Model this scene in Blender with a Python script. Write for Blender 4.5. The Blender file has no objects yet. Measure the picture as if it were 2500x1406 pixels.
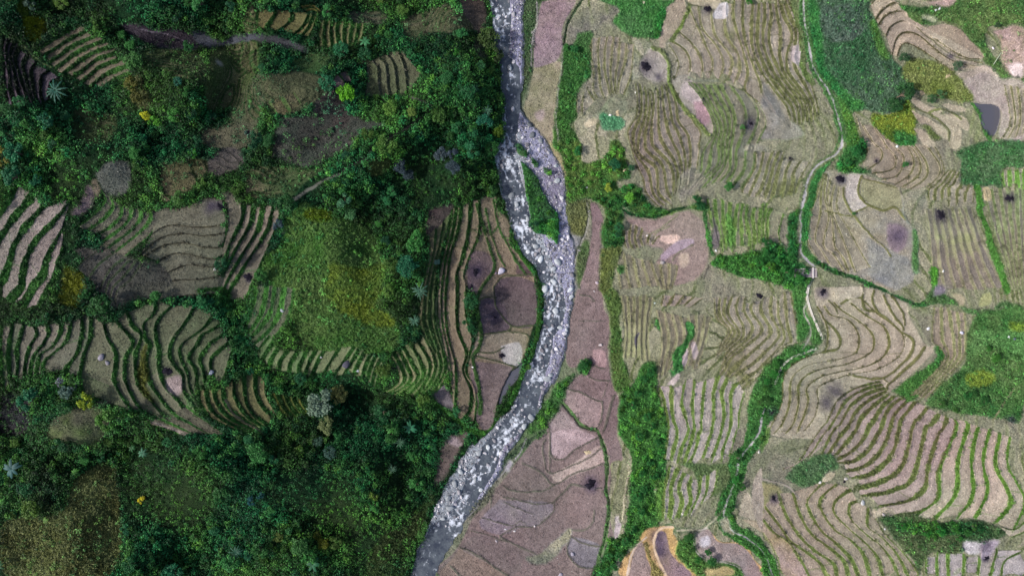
import bpy, math, random
import numpy as np
from mathutils import Vector
# ------------------------------------------------------------------ camera, sky, sun, exposure
S = 0.12                      # metres per photo pixel on the valley floor
CAMH = 205.0                  # flying height
sc = bpy.context.scene
COL = sc.collection
cam_d = bpy.data.cameras.new('camera'); cam = bpy.data.objects.new('camera', cam_d); COL.objects.link(cam)
cam.location = (0, 0, CAMH)
cam_d.sensor_width = 36; cam_d.lens = 36 * CAMH / (2500 * S)
cam_d.clip_start = 1; cam_d.clip_end = 3000
sc.camera = cam
SUN_EL, SUN_AZ = 39, 258      # compass-like azimuth: light comes from the left of the picture
w = bpy.data.worlds.new('World'); sc.world = w; w.use_nodes = True
nt = w.node_tree; bg = nt.nodes['Background']
sky = nt.nodes.new('ShaderNodeTexSky'); sky.sky_type = 'NISHITA'; sky.sun_disc = False
sky.sun_elevation = math.radians(SUN_EL); sky.sun_rotation = math.radians(SUN_AZ)
sky.air_density = 1.0; sky.dust_density = 3.0
nt.links.new(sky.outputs[0], bg.inputs[0]); bg.inputs[1].default_value = 0.09
sd = bpy.data.lights.new('sun', 'SUN'); sd.energy = 2.5; sd.angle = math.radians(3); sd.color = (1, .98, .96)
sun = bpy.data.objects.new('sun', sd); COL.objects.link(sun)
az = math.radians(SUN_AZ); el = math.radians(SUN_EL)
dirv = Vector((math.sin(az) * math.cos(el), math.cos(az) * math.cos(el), math.sin(el)))
sun.rotation_euler = (dirv).to_track_quat('Z', 'Y').to_euler(); sun.location = dirv * 150
sc.view_settings.view_transform = 'Standard'; sc.view_settings.look = 'None'
sc.view_settings.exposure = 0.72; sc.view_settings.gamma = 1
sc.cycles.max_bounces = 4; sc.cycles.diffuse_bounces = 2; sc.cycles.transparent_max_bounces = 4

rng = np.random.default_rng(7); random.seed(7)
# ------------------------------------------------------------------ raster grid over the valley (photo pixels as plan coordinates)
G = 2.0; X0, Y0 = -8.0, -8.0; NW, NH = 1259, 712
gx = X0 + G * np.arange(NW); gy = Y0 + G * np.arange(NH)
GX, GY = np.meshgrid(gx, gy)
def vnoise(h, w_, cell, seed, octv=1):
    out = np.zeros((h, w_)); amp = 1; tot = 0
    r = np.random.default_rng(seed)
    for o in range(octv):
        c = max(cell / 2 ** o, 1.0)
        ny, nx = int(h / c) + 3, int(w_ / c) + 3
        g = r.random((ny, nx)) * 2 - 1
        yy = np.arange(h) / c; xx = np.arange(w_) / c
        iy = yy.astype(int); ix = xx.astype(int); fy = yy - iy; fx = xx - ix
        fy = fy * fy * (3 - 2 * fy); fx = fx * fx * (3 - 2 * fx)
        a = g[iy][:, ix]; b = g[iy][:, ix + 1]; c2 = g[iy + 1][:, ix]; d = g[iy + 1][:, ix + 1]
        out += amp * ((a * (1 - fx) + b * fx) * (1 - fy[:, None]) + (c2 * (1 - fx) + d * fx) * fy[:, None])
        tot += amp; amp *= .5
    return out / tot
WX = vnoise(NH, NW, 18, 1, 3) * 7; WY = vnoise(NH, NW, 18, 2, 3) * 7
wx2 = vnoise(NH, NW, 9, 3, 2) * 2.2; wy2 = vnoise(NH, NW, 9, 4, 2) * 2.2
TILES = dict(zip('ABCDEFGHIJKLMNOQ', [(x, y) for y in (0, 350, 700, 1046) for x in (0, 600, 1220, 1860)]))
def pts(s):
    out = []
    for seg in s.split(';'):
        t, body = seg.split(':'); t = t.strip()
        for p in body.split():
            a, b = p.split(','); a = float(a); b = float(b)
            if t == 'Z': out.append((a, b))
            else: out.append((TILES[t][0] + a * .256, TILES[t][1] + b * .256))
    return np.array(out)
def resample(P, n, smooth=True):
    P = np.asarray(P, float)
    if smooth and len(P) > 2:
        Q = []
        E = np.vstack([2 * P[0] - P[1], P, 2 * P[-1] - P[-2]])
        t = np.linspace(0, 1, 12, endpoint=False)[:, None]
        for i in range(1, len(E) - 2):
            a, b, c, d = E[i - 1], E[i], E[i + 1], E[i + 2]
            Q.append(.5 * (2 * b + (c - a) * t + (2 * a - 5 * b + 4 * c - d) * t ** 2 + (3 * b - a - 3 * c + d) * t ** 3))
        P = np.vstack(Q + [P[-1:]])
    L = np.r_[0, np.cumsum(np.hypot(*np.diff(P, axis=0).T))]
    s = np.linspace(0, L[-1], n)
    return np.c_[np.interp(s, L, P[:, 0]), np.interp(s, L, P[:, 1])], L[-1]
def lin(c):
    c = np.asarray(c, float) / 255
    return np.where(c <= .04045, c / 12.92, ((c + .055) / 1.055) ** 2.4)
def box(P, m=12):
    x0 = max(int((P[:, 0].min() - m - X0) / G), 0); x1 = min(int((P[:, 0].max() + m - X0) / G) + 2, NW)
    y0 = max(int((P[:, 1].min() - m - Y0) / G), 0); y1 = min(int((P[:, 1].max() + m - Y0) / G) + 2, NH)
    return slice(y0, y1), slice(x0, x1)
def polymask(P, rough=1.0, smooth=True):
    if smooth: P = resample(np.vstack([P, P[:1]]), len(P) * 8)[0][:-1]
    sl = box(P); m = np.zeros((NH, NW), bool)
    x = (GX[sl] + WX[sl] * rough); y = (GY[sl] + WY[sl] * rough); r = np.zeros(x.shape, bool)
    n = len(P)
    for i in range(n):
        xa, ya = P[i]; xb, yb = P[(i + 1) % n]
        if ya == yb: continue
        c = ((ya > y) != (yb > y)) & (x < (xb - xa) * (y - ya) / (yb - ya) + xa)
        r ^= c
    m[sl] = r
    return m
def strokedist(P, m=14, warp=1.0):
    P, L = resample(P, max(int(len(P) * 5), 8))
    sl = box(P, m + 6); x = GX[sl] + wx2[sl] * warp; y = GY[sl] + wy2[sl] * warp
    d = np.full(x.shape, 1e9)
    for (xa, ya), (xb, yb) in zip(P[:-1], P[1:]):
        s2 = box(np.array([[xa, ya], [xb, yb]]), m + 6)
        a = slice(s2[0].start - sl[0].start, s2[0].stop - sl[0].start); b = slice(s2[1].start - sl[1].start, s2[1].stop - sl[1].start)
        if a.stop <= a.start or b.stop <= b.start: continue
        xx = x[a, b]; yy = y[a, b]; dx, dy = xb - xa, yb - ya; q = dx * dx + dy * dy + 1e-9
        t = np.clip(((xx - xa) * dx + (yy - ya) * dy) / q, 0, 1)
        d[a, b] = np.minimum(d[a, b], np.hypot(xx - xa - t * dx, yy - ya - t * dy))
    return sl, d
# ground kinds
GRASS, FIELD, PATH, BED, POND, STREAM = 0, 1, 2, 3, 4, 5
col = np.zeros((NH, NW, 3)); cls = np.zeros((NH, NW), int); painted = np.zeros((NH, NW), bool); oldm = np.zeros((NH, NW), bool); bundm = np.zeros((NH, NW)); veg = np.zeros((NH, NW)); tuft = np.zeros((NH, NW)); dz = np.zeros((NH, NW))
gr1 = vnoise(NH, NW, 60, 11, 4); gr2 = vnoise(NH, NW, 14, 12, 3); gr3 = vnoise(NH, NW, 4, 13, 2)
RIVL = pts('Z:1195,-60 1197,0 1208,60 1212,120 1225,180 1228,260 1232,330 1212,370 1212,400 1225,450 1235,500 1250,540 1252,580 1275,620 1310,660 1322,700 1326,740 1322,800 1310,850 1300,890 1275,930 1255,970 1235,1010 1200,1050 1160,1080 1120,1130 1090,1180 1060,1230 1055,1270 1030,1320 1012,1380 985,1450')
RIVR = pts('Z:1275,-60 1275,0 1276,60 1275,120 1278,180 1272,230 1272,270 1290,300 1320,330 1350,370 1370,410 1378,450 1383,510 1392,560 1400,620 1403,680 1402,710 1392,760 1382,820 1373,870 1350,930 1320,990 1290,1040 1240,1100 1210,1160 1180,1200 1150,1240 1130,1270 1110,1310 1085,1350 1040,1450')
rivpoly = np.vstack([RIVL, RIVR[::-1]])
mid, _ = resample((resample(RIVL, 60)[0] + resample(RIVR, 60)[0]) / 2, 120)
xr = np.interp(gy, mid[:, 1], mid[:, 0])[:, None]
isleft = GX < xr
# base cover: dense green hillside left of the river, olive stubble and grass on the right
LG = lin((16, 44, 24)); LG2 = lin((40, 54, 28)); RG = lin((128, 124, 96)); RG2 = lin((92, 116, 66))
m1 = np.clip(.5 + gr1 * .9 + gr2 * .4, 0, 1)[..., None]
col[:] = np.where(isleft[..., None], LG * (1 - m1) + LG2 * m1, RG * (1 - m1) + RG2 * m1)
veg[:] = np.where(isleft, 1.0, 0.0); tuft[:] = np.where(isleft, .3, .25)
def poly(s, c, c2=None, kind=None, v=0.0, t=0.1, rough=1.0, dh=0):
    P_ = pts(s) if isinstance(s, str) else s
    m = polymask(P_, rough)
    if not m.any(): return m
    c = lin(c); c2 = lin(c2) if c2 is not None else c * 1.18
    sl = box(P_, 60); f = m[sl].astype(float); soft = 2 if rough <= .6 else 9
    for _ in range(soft):
        p = np.pad(f, 1, mode='edge'); f = (p[:-2, 1:-1] + p[2:, 1:-1] + p[1:-1, :-2] + p[1:-1, 2:] + 2 * f) / 6
    a = np.clip((f - .5) * (1.6 if soft == 2 else 1.25) + .5 + (0 if soft == 2 else 1) * (gr2[sl] * .5 + gr3[sl] * .25) * (4 * f * (1 - f)), 0, 1)
    q = np.clip(.5 + gr1[sl] * .8 + gr2[sl] * .6, 0, 1)[..., None]
    cc = c * (1 - q) + c2 * q
    col[sl] = col[sl] * (1 - a[..., None]) + cc * a[..., None]
    veg[sl] = veg[sl] * (1 - a) + v * a; tuft[sl] = tuft[sl] * (1 - a) + t * a
    if kind is not None: cls[m] = kind
    if v > .04 or t >= .9 or kind == FIELD or rough < .7: painted[m] = True
    else: painted[m] = False
    oldm[m] = kind == GRASS and v <= .2 and .5 <= t <= .9 and rough > .6
    if dh: dz[m] += dh
    return m
def stroke(s, hw, c, kind=None, v=None, t=None, dh=0.0, noisy=.25, soft=1.2):
    P = pts(s) if isinstance(s, str) else s
    sl, d = strokedist(P, hw + 4)
    h = hw * (1 + noisy * gr2[sl] * 2)
    a = np.clip((h - d) / soft + .5, 0, 1)
    if c is not None:
        cc = lin(c) * (1 + .25 * gr2[sl][..., None])
        col[sl] = col[sl] * (1 - a[..., None]) + cc * a[..., None]
    m = a > .5
    painted[sl][m] = True
    if kind is not None: cls[sl][m] = kind
    if v is not None: veg[sl][m] = v
    if t is not None: tuft[sl][m] = t
    if dh: dz[sl] += dh * a
FIELDL = (86, 79, 73); FIELDL2 = (64, 58, 54)
PATCH_H = []      # per patch: v raster, step, sign for the height solve
def patch(guides, n, tread=(150, 136, 122), tread2=None, bund=(98, 102, 66), bund2=None, bw=3.0, faint=0.0, step=.75, trim=10, cross=110, wob=.10, grassy=.5, vb=0.0, lip=True, seed=[100]):
    seed[0] += 1; sd_ = seed[0]; r = np.random.default_rng(sd_)
    gs = [pts(s) for s in guides]
    R = [resample(g, 240) for g in gs]
    L = max(l for _, l in R); nu = int(L * 1.25) + 4
    cnt = np.zeros(NH * NW); su = np.zeros(NH * NW); sv = np.zeros(NH * NW); sw = np.zeros(NH * NW)
    v0 = 0; ends = []
    uu = np.linspace(0, 1, nu)
    arr = [np.c_[np.interp(uu, np.linspace(0, 1, 240), a[:, 0]), np.interp(uu, np.linspace(0, 1, 240), a[:, 1])] for a, _ in R]
    for i in range(len(gs) - 1):
        A, B = arr[i], arr[i + 1]; Lu = (R[i][1] + R[i + 1][1]) / 2
        gap = np.hypot(*(B - A).T); ns = int(gap.max() / .9) + 3
        f = np.linspace(0, 1, ns)
        Pm = arr[i - 1] if i > 0 else 2 * A - B; Pn = arr[i + 2] if i + 2 < len(arr) else 2 * B - A
        F = f[:, None, None]
        lnr = A * (1 - F) + B * F
        X = lnr[..., 0]; Y = lnr[..., 1]
        V = v0 + f[:, None] * n[i] + 0 * X; U = uu[None] * Lu + 0 * X; Wd = (gap / n[i])[None] + 0 * X
        ix = np.round((X - X0) / G).astype(int); iy = np.round((Y - Y0) / G).astype(int)
        ok = (ix >= 0) & (ix < NW) & (iy >= 0) & (iy < NH)
        idx = (iy * NW + ix)[ok]
        cnt += np.bincount(idx, minlength=NH * NW); su += np.bincount(idx, U[ok], NH * NW)
        sv += np.bincount(idx, V[ok], NH * NW); sw += np.bincount(idx, Wd[ok], NH * NW)
        v0 += n[i]
    ntot = v0
    m = (cnt > 0).reshape(NH, NW)
    ys, xs = np.nonzero(m)
    if len(ys) == 0: return
    sl = (slice(ys.min(), ys.max() + 1), slice(xs.min(), xs.max() + 1))
    with np.errstate(all='ignore'):
        U = (su / cnt).reshape(NH, NW)[sl]; V = (sv / cnt).reshape(NH, NW)[sl]; Wd = (sw / cnt).reshape(NH, NW)[sl]
    mm = m[sl]
    U = np.nan_to_num(U); V = np.nan_to_num(V); Wd = np.clip(np.nan_to_num(Wd, nan=20), 3, 400)
    g2 = gr2[sl]; g1 = gr1[sl]; g3 = gr3[sl]
    V0 = V.copy()
    V = V + (WX[sl] / 7) * wob + wx2[sl] / 2.2 * .6 / Wd
    rd = np.round(V); dd = np.abs(V - rd) * Wd
    hb = np.clip(bw * (1 + .5 * g2 + .45 * g1), .8, None)
    hb = np.minimum(hb, Wd * .4)
    k = np.clip(np.floor(V).astype(int), -1, ntot + 1) + 1
    # ragged ends of every terrace
    t0 = r.random(ntot + 4) * trim; t1 = r.random(ntot + 4) * trim
    Lk = np.full(V.shape, L)
    vi = np.clip(V0, 0, ntot - 1e-6); cs = np.r_[0, np.cumsum(n)]
    Lk = np.interp(vi, (cs[:-1] + cs[1:]) / 2, [(R[i][1] + R[i + 1][1]) / 2 for i in range(len(n))])
    inside = mm & (U > t0[k]) & (U < Lk - t1[k]) & (V0 > 0) & (V0 < ntot)
    # cells along each terrace
    sp = cross * (.6 + r.random(ntot + 4)); off = r.random(ntot + 4) * cross
    cu = (U + off[k] + g1 * 5) / sp[k]; cell = np.floor(cu).astype(int)
    cd = np.minimum(cu - cell, 1 - (cu - cell)) * sp[k]
    hsh = np.abs(np.sin((k * 12.9898 + cell * 78.233 + sd_) * 1.0) * 43758.5453) % 1.0
    c1 = lin(tread); c2 = lin(tread2) if tread2 is not None else c1 * .78
    q = np.clip(hsh * .75 + .3 + g1 * .35 + g3 * .1 - .25, 0, 1)[..., None]
    tc = c1 * (1 - q) + c2 * q
    b1 = lin(bund); b2 = lin(bund2) if bund2 is not None else b1 * 1.35
    qb = np.clip(.5 + g1 * .9 + g2 * .9 + g3 * .3, 0, 1)[..., None]
    bc = b1 * (1 - qb) + b2 * qb
    ab = np.clip((hb - dd) / 1.6 + .5, 0, 1) * (1 - faint * np.clip(.75 + g1, 0, 1))
    ac = np.clip((1.5 - cd) / 1.2 + .5, 0, 1) * .6 * (1 - faint) * (hsh > .25)
    res = tc * (1 - ab[..., None]) + bc * ab[..., None]
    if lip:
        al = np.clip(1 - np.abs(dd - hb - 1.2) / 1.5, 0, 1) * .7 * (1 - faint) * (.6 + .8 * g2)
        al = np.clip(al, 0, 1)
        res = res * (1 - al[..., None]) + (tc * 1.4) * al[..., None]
    res = res * (1 - ac[..., None]) + (bc * .8) * ac[..., None]
    # grass creeping over parts of the treads
    gg = np.clip((g1 + g2 * .5 - (1 - grassy) * .85) * 2.2, 0, .75)[..., None]
    res = res * (1 - gg) + (bc * 1.1) * gg
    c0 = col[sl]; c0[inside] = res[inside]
    bm_ = bundm[sl]; bm_[inside] = np.maximum(ab, gg[..., 0])[inside]
    cl = cls[sl]; cl[inside] = FIELD; painted[sl][inside] = True
    vv = veg[sl]; vv[inside] = (vb * (ab > .5))[inside]
    tt = tuft[sl]; tt[inside] = (.75 * (ab > .5) + .08)[inside]
    hbv = np.clip(hb / Wd, .02, .49)
    st = rd + np.clip((V - rd) / (2 * hbv), -.5, .5)
    lipz = (np.clip(1 - np.abs(dd - hb) / 2.2, 0, 1), np.sign(V - rd), ac)
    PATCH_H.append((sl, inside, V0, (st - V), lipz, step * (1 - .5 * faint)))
# ================= plan of the valley: cover, terraces, paths (traced) =================
DB = (30, 58, 26); DB2 = (44, 76, 34)
# ---- left: soils, hillside shade put into their darker colours, and meadows
poly('B:330,1120 600,1080 700,880 880,840 1000,1100 1330,1180 1100,1260 1000,1380;F:850,120 650,200 400,200 270,130 250,0', (70, 62, 58), (52, 58, 50), FIELD, v=.12, t=.5)
poly('A:200,160 400,150 450,280 340,400 220,300', (98, 104, 12), (78, 84, 18), GRASS, v=.03, t=1)
poly('A:0,0 260,0 300,140 200,160 120,60', (66, 82, 24), (44, 70, 30), GRASS, v=.25, t=1)
poly('A:1270,740 1340,720 1420,900 1460,1000 1300,1000', (92, 96, 40), (78, 80, 50), GRASS, v=.1, t=1)
poly('A:1130,230 1300,240 1500,280 1700,280 2000,420 1750,470 1450,450 1300,360', (62, 52, 58), (48, 46, 50), FIELD, v=.05, t=.2)
poly('A:1940,1200 2100,1200 2400,1060 2450,1180 2380,1400 1960,1406', (88, 82, 66), (66, 70, 50), FIELD, v=.1, t=.4)
poly('A:2200,930 2500,700 2500,1100 2200,1180', (76, 80, 62), (56, 66, 48), GRASS, v=.15, t=.8)
poly('A:2010,480 2200,430 2450,380 2440,700 2150,1050 1950,1000', (46, 74, 28), (70, 84, 44), GRASS, v=.04, t=.85)
poly('B:120,750 400,690 700,720 800,850 620,1000 300,1100 150,900', (80, 80, 58), (60, 70, 50), GRASS, v=.04, t=.8)
poly('B:1480,200 1600,130 1950,60 2130,180 2160,280 1800,320 1560,400', (62, 72, 50), (82, 78, 64), GRASS, v=.1, t=.8)
poly('B:2030,0 2260,0 2290,180 2260,320 2160,280', (92, 78, 68), (76, 66, 58), FIELD, v=0, t=.3)
poly('B:2180,380 2260,360 2300,560 2190,540', (76, 84, 72), None, GRASS, v=.1, t=.6)
poly('B:0,310 220,325 400,375 560,430 580,500 400,470 200,400 0,350', (60, 58, 64), (44, 44, 48), STREAM, v=0, t=0)
poly('A:1780,280 1950,310 2100,400 2250,330 2500,310 2500,350 2300,400 2080,450 1900,430', (76, 76, 92), (56, 56, 62), STREAM, v=0, t=0)
poly('B:950,130 1200,100 1350,150 1290,220 1000,200', (66, 66, 62), (50, 60, 52), GRASS, v=.1, t=.5)
poly('E:910,300 1000,200 1180,160 1240,210 1230,400 1150,510 1000,470', (98, 94, 88), (74, 74, 68), FIELD, v=.02, t=.5)
poly('E:1980,170 2080,80 2200,20 2300,90 2310,200 2180,280 2050,300 1980,250', (92, 82, 78), (70, 62, 58), FIELD, v=0, t=.1)
for s in ('E:2060,180 2130,230 2200,240', 'E:2090,120 2180,180 2260,180', 'E:2130,60 2220,110 2280,180'): stroke(s, 1.6, (54, 50, 46), dh=.2)
poly('A:2050,540 2110,600 2120,650 2060,610', (110, 108, 96), None, FIELD)
poly('E:1560,180 1900,120 2000,200 1850,400 1600,560 1540,480', (48, 54, 30), (64, 62, 34), GRASS, v=.2, t=.9)
poly('E:880,400 830,390 790,520 680,660 760,690 870,600 890,480', (124, 102, 104), (96, 78, 82), FIELD)
poly('E:870,340 930,340 950,440 920,510 890,450', (106, 90, 78), None, FIELD)
poly('Z:700,525 740,500 810,520 850,530 905,570 935,650 935,740 975,800 960,850 870,870 760,850 700,770 640,650 680,600', (56, 94, 36), (90, 112, 58), GRASS, v=.09, t=1)
poly('F:800,1130 1000,1180 1310,1130 1300,1300;J:1300,60 1250,180 1400,300 1380,380 1000,300 820,160 760,40', (112, 120, 34), (84, 106, 44), GRASS, v=.04, t=1, rough=1.6)
poly('F:620,620 780,630 820,720 700,760 560,680', (84, 96, 12), (56, 84, 24), GRASS, v=.05, t=1)
poly('F:1180,170 1330,120 1380,200 1300,300 1170,290', (70, 80, 40), None, GRASS, v=.1, t=1)
poly('F:1760,620 1900,570 1980,600 1900,900 1740,900', (80, 66, 64), (62, 60, 50), FIELD, v=.03, t=.4)
poly('E:640,1150 700,1180 800,1250 810,1400;I:810,0 720,190 640,170 560,130 570,40', (104, 104, 24), (78, 86, 24), GRASS, v=.04, t=1)
poly('I:0,1020 150,1010 290,1100 290,1200 240,1400 0,1400', (62, 54, 56), (42, 42, 44), GRASS, v=.3, t=1)
poly('I:480,1310 620,1180 780,1120 1000,1200 1010,1400;M:1000,60 900,170 700,140 450,100', (96, 88, 74), (76, 84, 48), FIELD, v=.02, t=.3)
poly('M:720,450 900,350 1080,330 1110,500 1160,900 1020,1406 100,1406 40,900 420,850 600,760', (84, 82, 42), (100, 104, 62), GRASS, v=.08, t=1)
poly('N:1850,200 1950,90 2130,20 2060,180 1980,330 1850,530 1800,520', (100, 84, 80), (74, 70, 62), FIELD, v=0, t=.2)
poly('N:1940,110 1990,80 2060,140 2040,170 1960,150', (140, 122, 122), None, FIELD)
poly('N:1300,1000 1600,800 1700,640 1790,600 1700,900 1600,1100 1500,1406 1100,1406', (42, 66, 32), (60, 70, 36), GRASS, v=.18, t=1)
poly('J:1780,960 1900,930 1960,1050 1980,1170 1880,1140 1800,1080', (92, 84, 84), None, FIELD, v=0)
poly('I:900,1080 1100,1060 1130,1120 930,1120', (52, 46, 46), None, FIELD)
poly('F:0,240 250,220 600,250 780,260 560,360 430,500 200,530 0,500', (46, 72, 40), (70, 84, 50), GRASS, v=.18, t=.85)
poly('B:0,100 80,60 110,280 0,290', (44, 70, 36), (70, 80, 44), GRASS, v=.15, t=.85)
poly('B:560,500 800,530 700,680 400,660', (48, 78, 42), (70, 88, 48), GRASS, v=.2, t=.85)
poly('A:1380,460 1900,520 1950,800 1600,700 1400,620', (36, 66, 34), (56, 76, 40), GRASS, v=.2, t=.85)
poly('A:700,1020 1100,1130 1000,1380 700,1300', (50, 64, 36), (66, 76, 44), GRASS, v=.2, t=.85)
# ---- left: terrace patches, treads coloured darker to carry the hillside shade
LB = dict(bund=(28, 66, 28), bund2=(62, 106, 46))
patch(['A:340,480 560,350 760,240', 'A:510,670 780,480 1020,380', 'A:760,800 960,640 1200,545', 'A:960,860 1060,780 1270,700'], [3, 3, 2], (112, 100, 82), (84, 78, 66), bw=5.6, cross=400, **LB)
patch(['A:40,300 20,420 30,600 40,850 60,1050', 'A:190,430 140,560 190,720 230,850 300,1030', 'A:360,590 300,680 330,900 370,1000', 'A:490,660 400,740 390,900 420,980', 'A:600,760 500,780 470,900 480,960'], [3, 2, 1, 1], (84, 72, 78), (58, 52, 54), bw=6.0, bund=(18, 34, 20), bund2=(30, 46, 26), cross=300)
patch(['E:160,380 60,560 -100,760 -200,950', 'E:320,480 150,700 20,880 -80,1100', 'E:440,600 250,790 130,980 60,1180 -40,1420', 'E:700,480 580,680 400,860 300,1000 220,1230;I:200,0 60,170', 'E:600,800 500,980 430,1120 410,1250;I:320,0 200,200', 'E:590,1000 560,1150 520,1300;I:450,60 400,180'], [1, 1, 1, 1, 1], (142, 124, 118), (118, 104, 96), bw=10.6, cross=150, step=.6, trim=14, wob=.05, grassy=.3, **LB)
patch(['E:950,420 1000,540 860,700 720,800', 'E:1160,600 1150,700 1050,800 900,880', 'E:1430,620 1430,740 1300,880 1100,1040 1000,1140', 'E:1545,610 1550,700 1450,860 1280,1000 1180,1090'], [2, 3, 1], (108, 98, 84), (90, 84, 74), bw=4.8, cross=300, wob=.05, grassy=.3, **LB)
poly('E:700,1000 1000,1000 1250,1100 1500,1130 1650,1240 1640,1310 1500,1406 930,1406 900,1250', (80, 74, 68), (62, 62, 54), FIELD, v=.03, t=.4)
poly('E:1640,1310 2130,1280 2140,1406;I:2150,50 1800,80 1500,60 1100,200 1040,180 1150,0', (84, 78, 70), (68, 66, 58), FIELD, v=0, t=.3)
patch(['E:1000,1000 850,1080 720,1200', 'E:1180,1100 1030,1230 950,1406', 'E:1360,1130 1250,1300 1120,1406;I:1100,180'], [2, 3], (88, 80, 76), (66, 64, 58), bw=3.2, cross=200, bund=(34, 52, 30), faint=.2)
patch(['E:1540,610 1700,620 1850,570 1950,520 2120,530', 'E:1450,870 1550,800 1680,780 1850,800 2050,790 2160,760', 'E:1340,1060 1500,920 1700,860 1950,880 2190,850', 'E:1370,1080 1550,980 1750,950 1950,990 2140,990', 'E:1500,1130 1620,1060 1750,1050 1950,1090 2120,1115', 'E:1600,1230 1780,1160 1950,1170 2080,1190', 'E:1640,1310 1720,1300 1900,1295 2080,1270', 'E:1500,1500 1700,1460 1900,1440 2130,1430'], [1] * 7, (108, 102, 86), (92, 86, 74), bund=(56, 52, 42), bund2=(70, 66, 50), bw=1.9, cross=900, step=.35, wob=0, trim=3, grassy=.15)
patch(['Z:548,493 555,530 552,560 545,600', 'Z:596,496 589,542 563,593 545,640', 'Z:669,498 661,534 651,568 610,630 560,710 545,745', 'Z:692,493 684,529 672,562 646,632 600,735'], [1, 3, 1], (114, 98, 88), (94, 84, 74), bw=5.9, cross=260, wob=.05, grassy=.3, **LB)
poly('E:2120,470 2230,480 2300,620 2280,720 2200,790 2160,740 2170,620', (100, 90, 78), None, FIELD)
stroke('E:2120,520 2160,620 2160,750', 1.8, (48, 44, 38), dh=-.2)
patch(['I:20,340 0,500 0,700 10,850 40,1000', 'I:230,350 200,450 160,600 170,750 150,900', 'I:320,370 350,460 280,580 240,750 230,870', 'I:580,340 580,430 500,570 380,650 340,850', 'I:680,300 660,450 600,560 420,720 410,850', 'I:780,250 780,430 740,620 640,760 620,830', 'I:870,260 860,480 800,650 760,850'], [2, 1, 2, 1, 1, 1], (106, 96, 86), (74, 80, 62), bw=4.8, cross=160, wob=.05, **LB)
patch(['I:870,260 860,480 800,650 760,850 800,1040', 'I:980,320 1020,480 1100,620 1110,750 1090,900 1180,1080 1270,1180', 'I:1100,320 1230,470 1270,560 1200,680 1200,900 1290,1100 1400,1220', 'I:1200,230 1260,370 1350,460 1300,620 1290,780 1330,960 1430,1080 1600,1270', 'I:1490,120 1460,260 1370,350 1380,480 1430,560 1390,700 1430,900 1560,1110 1780,1330', 'I:1640,180 1500,330 1490,480 1520,600 1520,750 1560,920 1700,1080 1790,1230', 'I:1860,180 1800,280 1660,500 1620,650 1680,770 1750,850 1760,1000 1900,1200', 'I:2050,250 1930,400 1730,550 1720,680 1790,840 1800,950 1850,1050', 'I:2130,340 2000,420 1930,450 1870,560 1800,680 1860,780 1880,950', 'I:2200,520 2080,620 2020,680 2010,780 2040,900', 'I:2240,590 2200,680 2170,800 2130,900'], [1, 1, 1, 1, 1, 1, 1, 1, 2, 1], (98, 92, 76), (68, 80, 52), bw=4.6, cross=230, wob=.05, trim=8, grassy=.45, **LB)
poly('I:1380,540 1410,580 1380,700 1430,850 1400,950 1480,1130 1360,1000 1310,850 1320,700', (98, 94, 36), (76, 80, 36), GRASS, v=0, t=1)
poly('I:1600,860 1730,830 1740,950 1690,1050 1610,990 1580,920', (136, 118, 114), None, FIELD)
poly('I:1760,1040 1830,1060 1840,1150 1780,1120', (98, 130, 80), (80, 112, 60), GRASS, t=1)
patch(['I:1880,960 1900,1100 1980,1230 2150,1330 2400,1400', 'I:2130,960 2150,1100 2250,1220 2500,1380', 'I:2330,800 2330,950 2350,1100 2420,1220 2560,1330', 'J:100,800 100,1000 170,1150 300,1250', 'J:200,870 200,1000 280,1170'], [3, 2, 1, 1], (104, 92, 66), (78, 76, 50), bw=5.4, cross=300, grassy=.5, **LB)
patch(['J:220,1000 300,1160 380,1240', 'J:520,1030 560,1130 660,1250'], [4], (88, 84, 40), (56, 68, 34), bw=6.0, cross=300, faint=.3, **LB)
patch(['I:1330,1260 1500,1330 1700,1406', 'I:1650,1220 1850,1330 2000,1406', 'I:1780,1130 1950,1260 2150,1400'], [2, 1], (104, 92, 80), (62, 70, 50), bw=6.0, cross=300, **LB)
patch(['J:80,-20 60,200 0,380', 'J:200,-20 170,200 60,400 0,460', 'J:270,-20 240,220 130,400 20,500', 'J:370,-20 320,250 220,420 60,560', 'J:480,0 430,250 330,440 140,620'], [1, 1, 1, 1], (112, 104, 88), (80, 90, 62), bw=6.2, cross=300, wob=.06, **LB)
patch(['J:230,450 140,560 80,650', 'J:320,580 240,700 215,790', 'J:600,590 530,720 510,820', 'J:760,580 660,760 620,870', 'J:1040,560 930,720 830,860', 'J:1190,630 1140,760 1120,860', 'J:1350,680 1290,800 1240,980'], [2, 3, 2, 2, 3, 3], (108, 104, 80), (74, 92, 58), bw=5.6, cross=400, wob=.06, trim=12, **LB)
patch(['J:1360,650 1420,760 1450,880 1400,960 1300,1000', 'J:1500,560 1590,740 1640,860 1560,960 1450,1030', 'J:1650,530 1740,680 1760,800 1700,930 1620,1050', 'J:1740,300 1800,520 1860,720 1830,880 1700,1030', 'J:1850,0 1850,400 1940,640 1950,780 1860,960 1760,1030'], [3, 2, 2, 2], (120, 112, 84), (84, 96, 62), bw=4.6, cross=400, wob=.06, bund=(34, 68, 28), bund2=(62, 104, 44))
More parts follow.
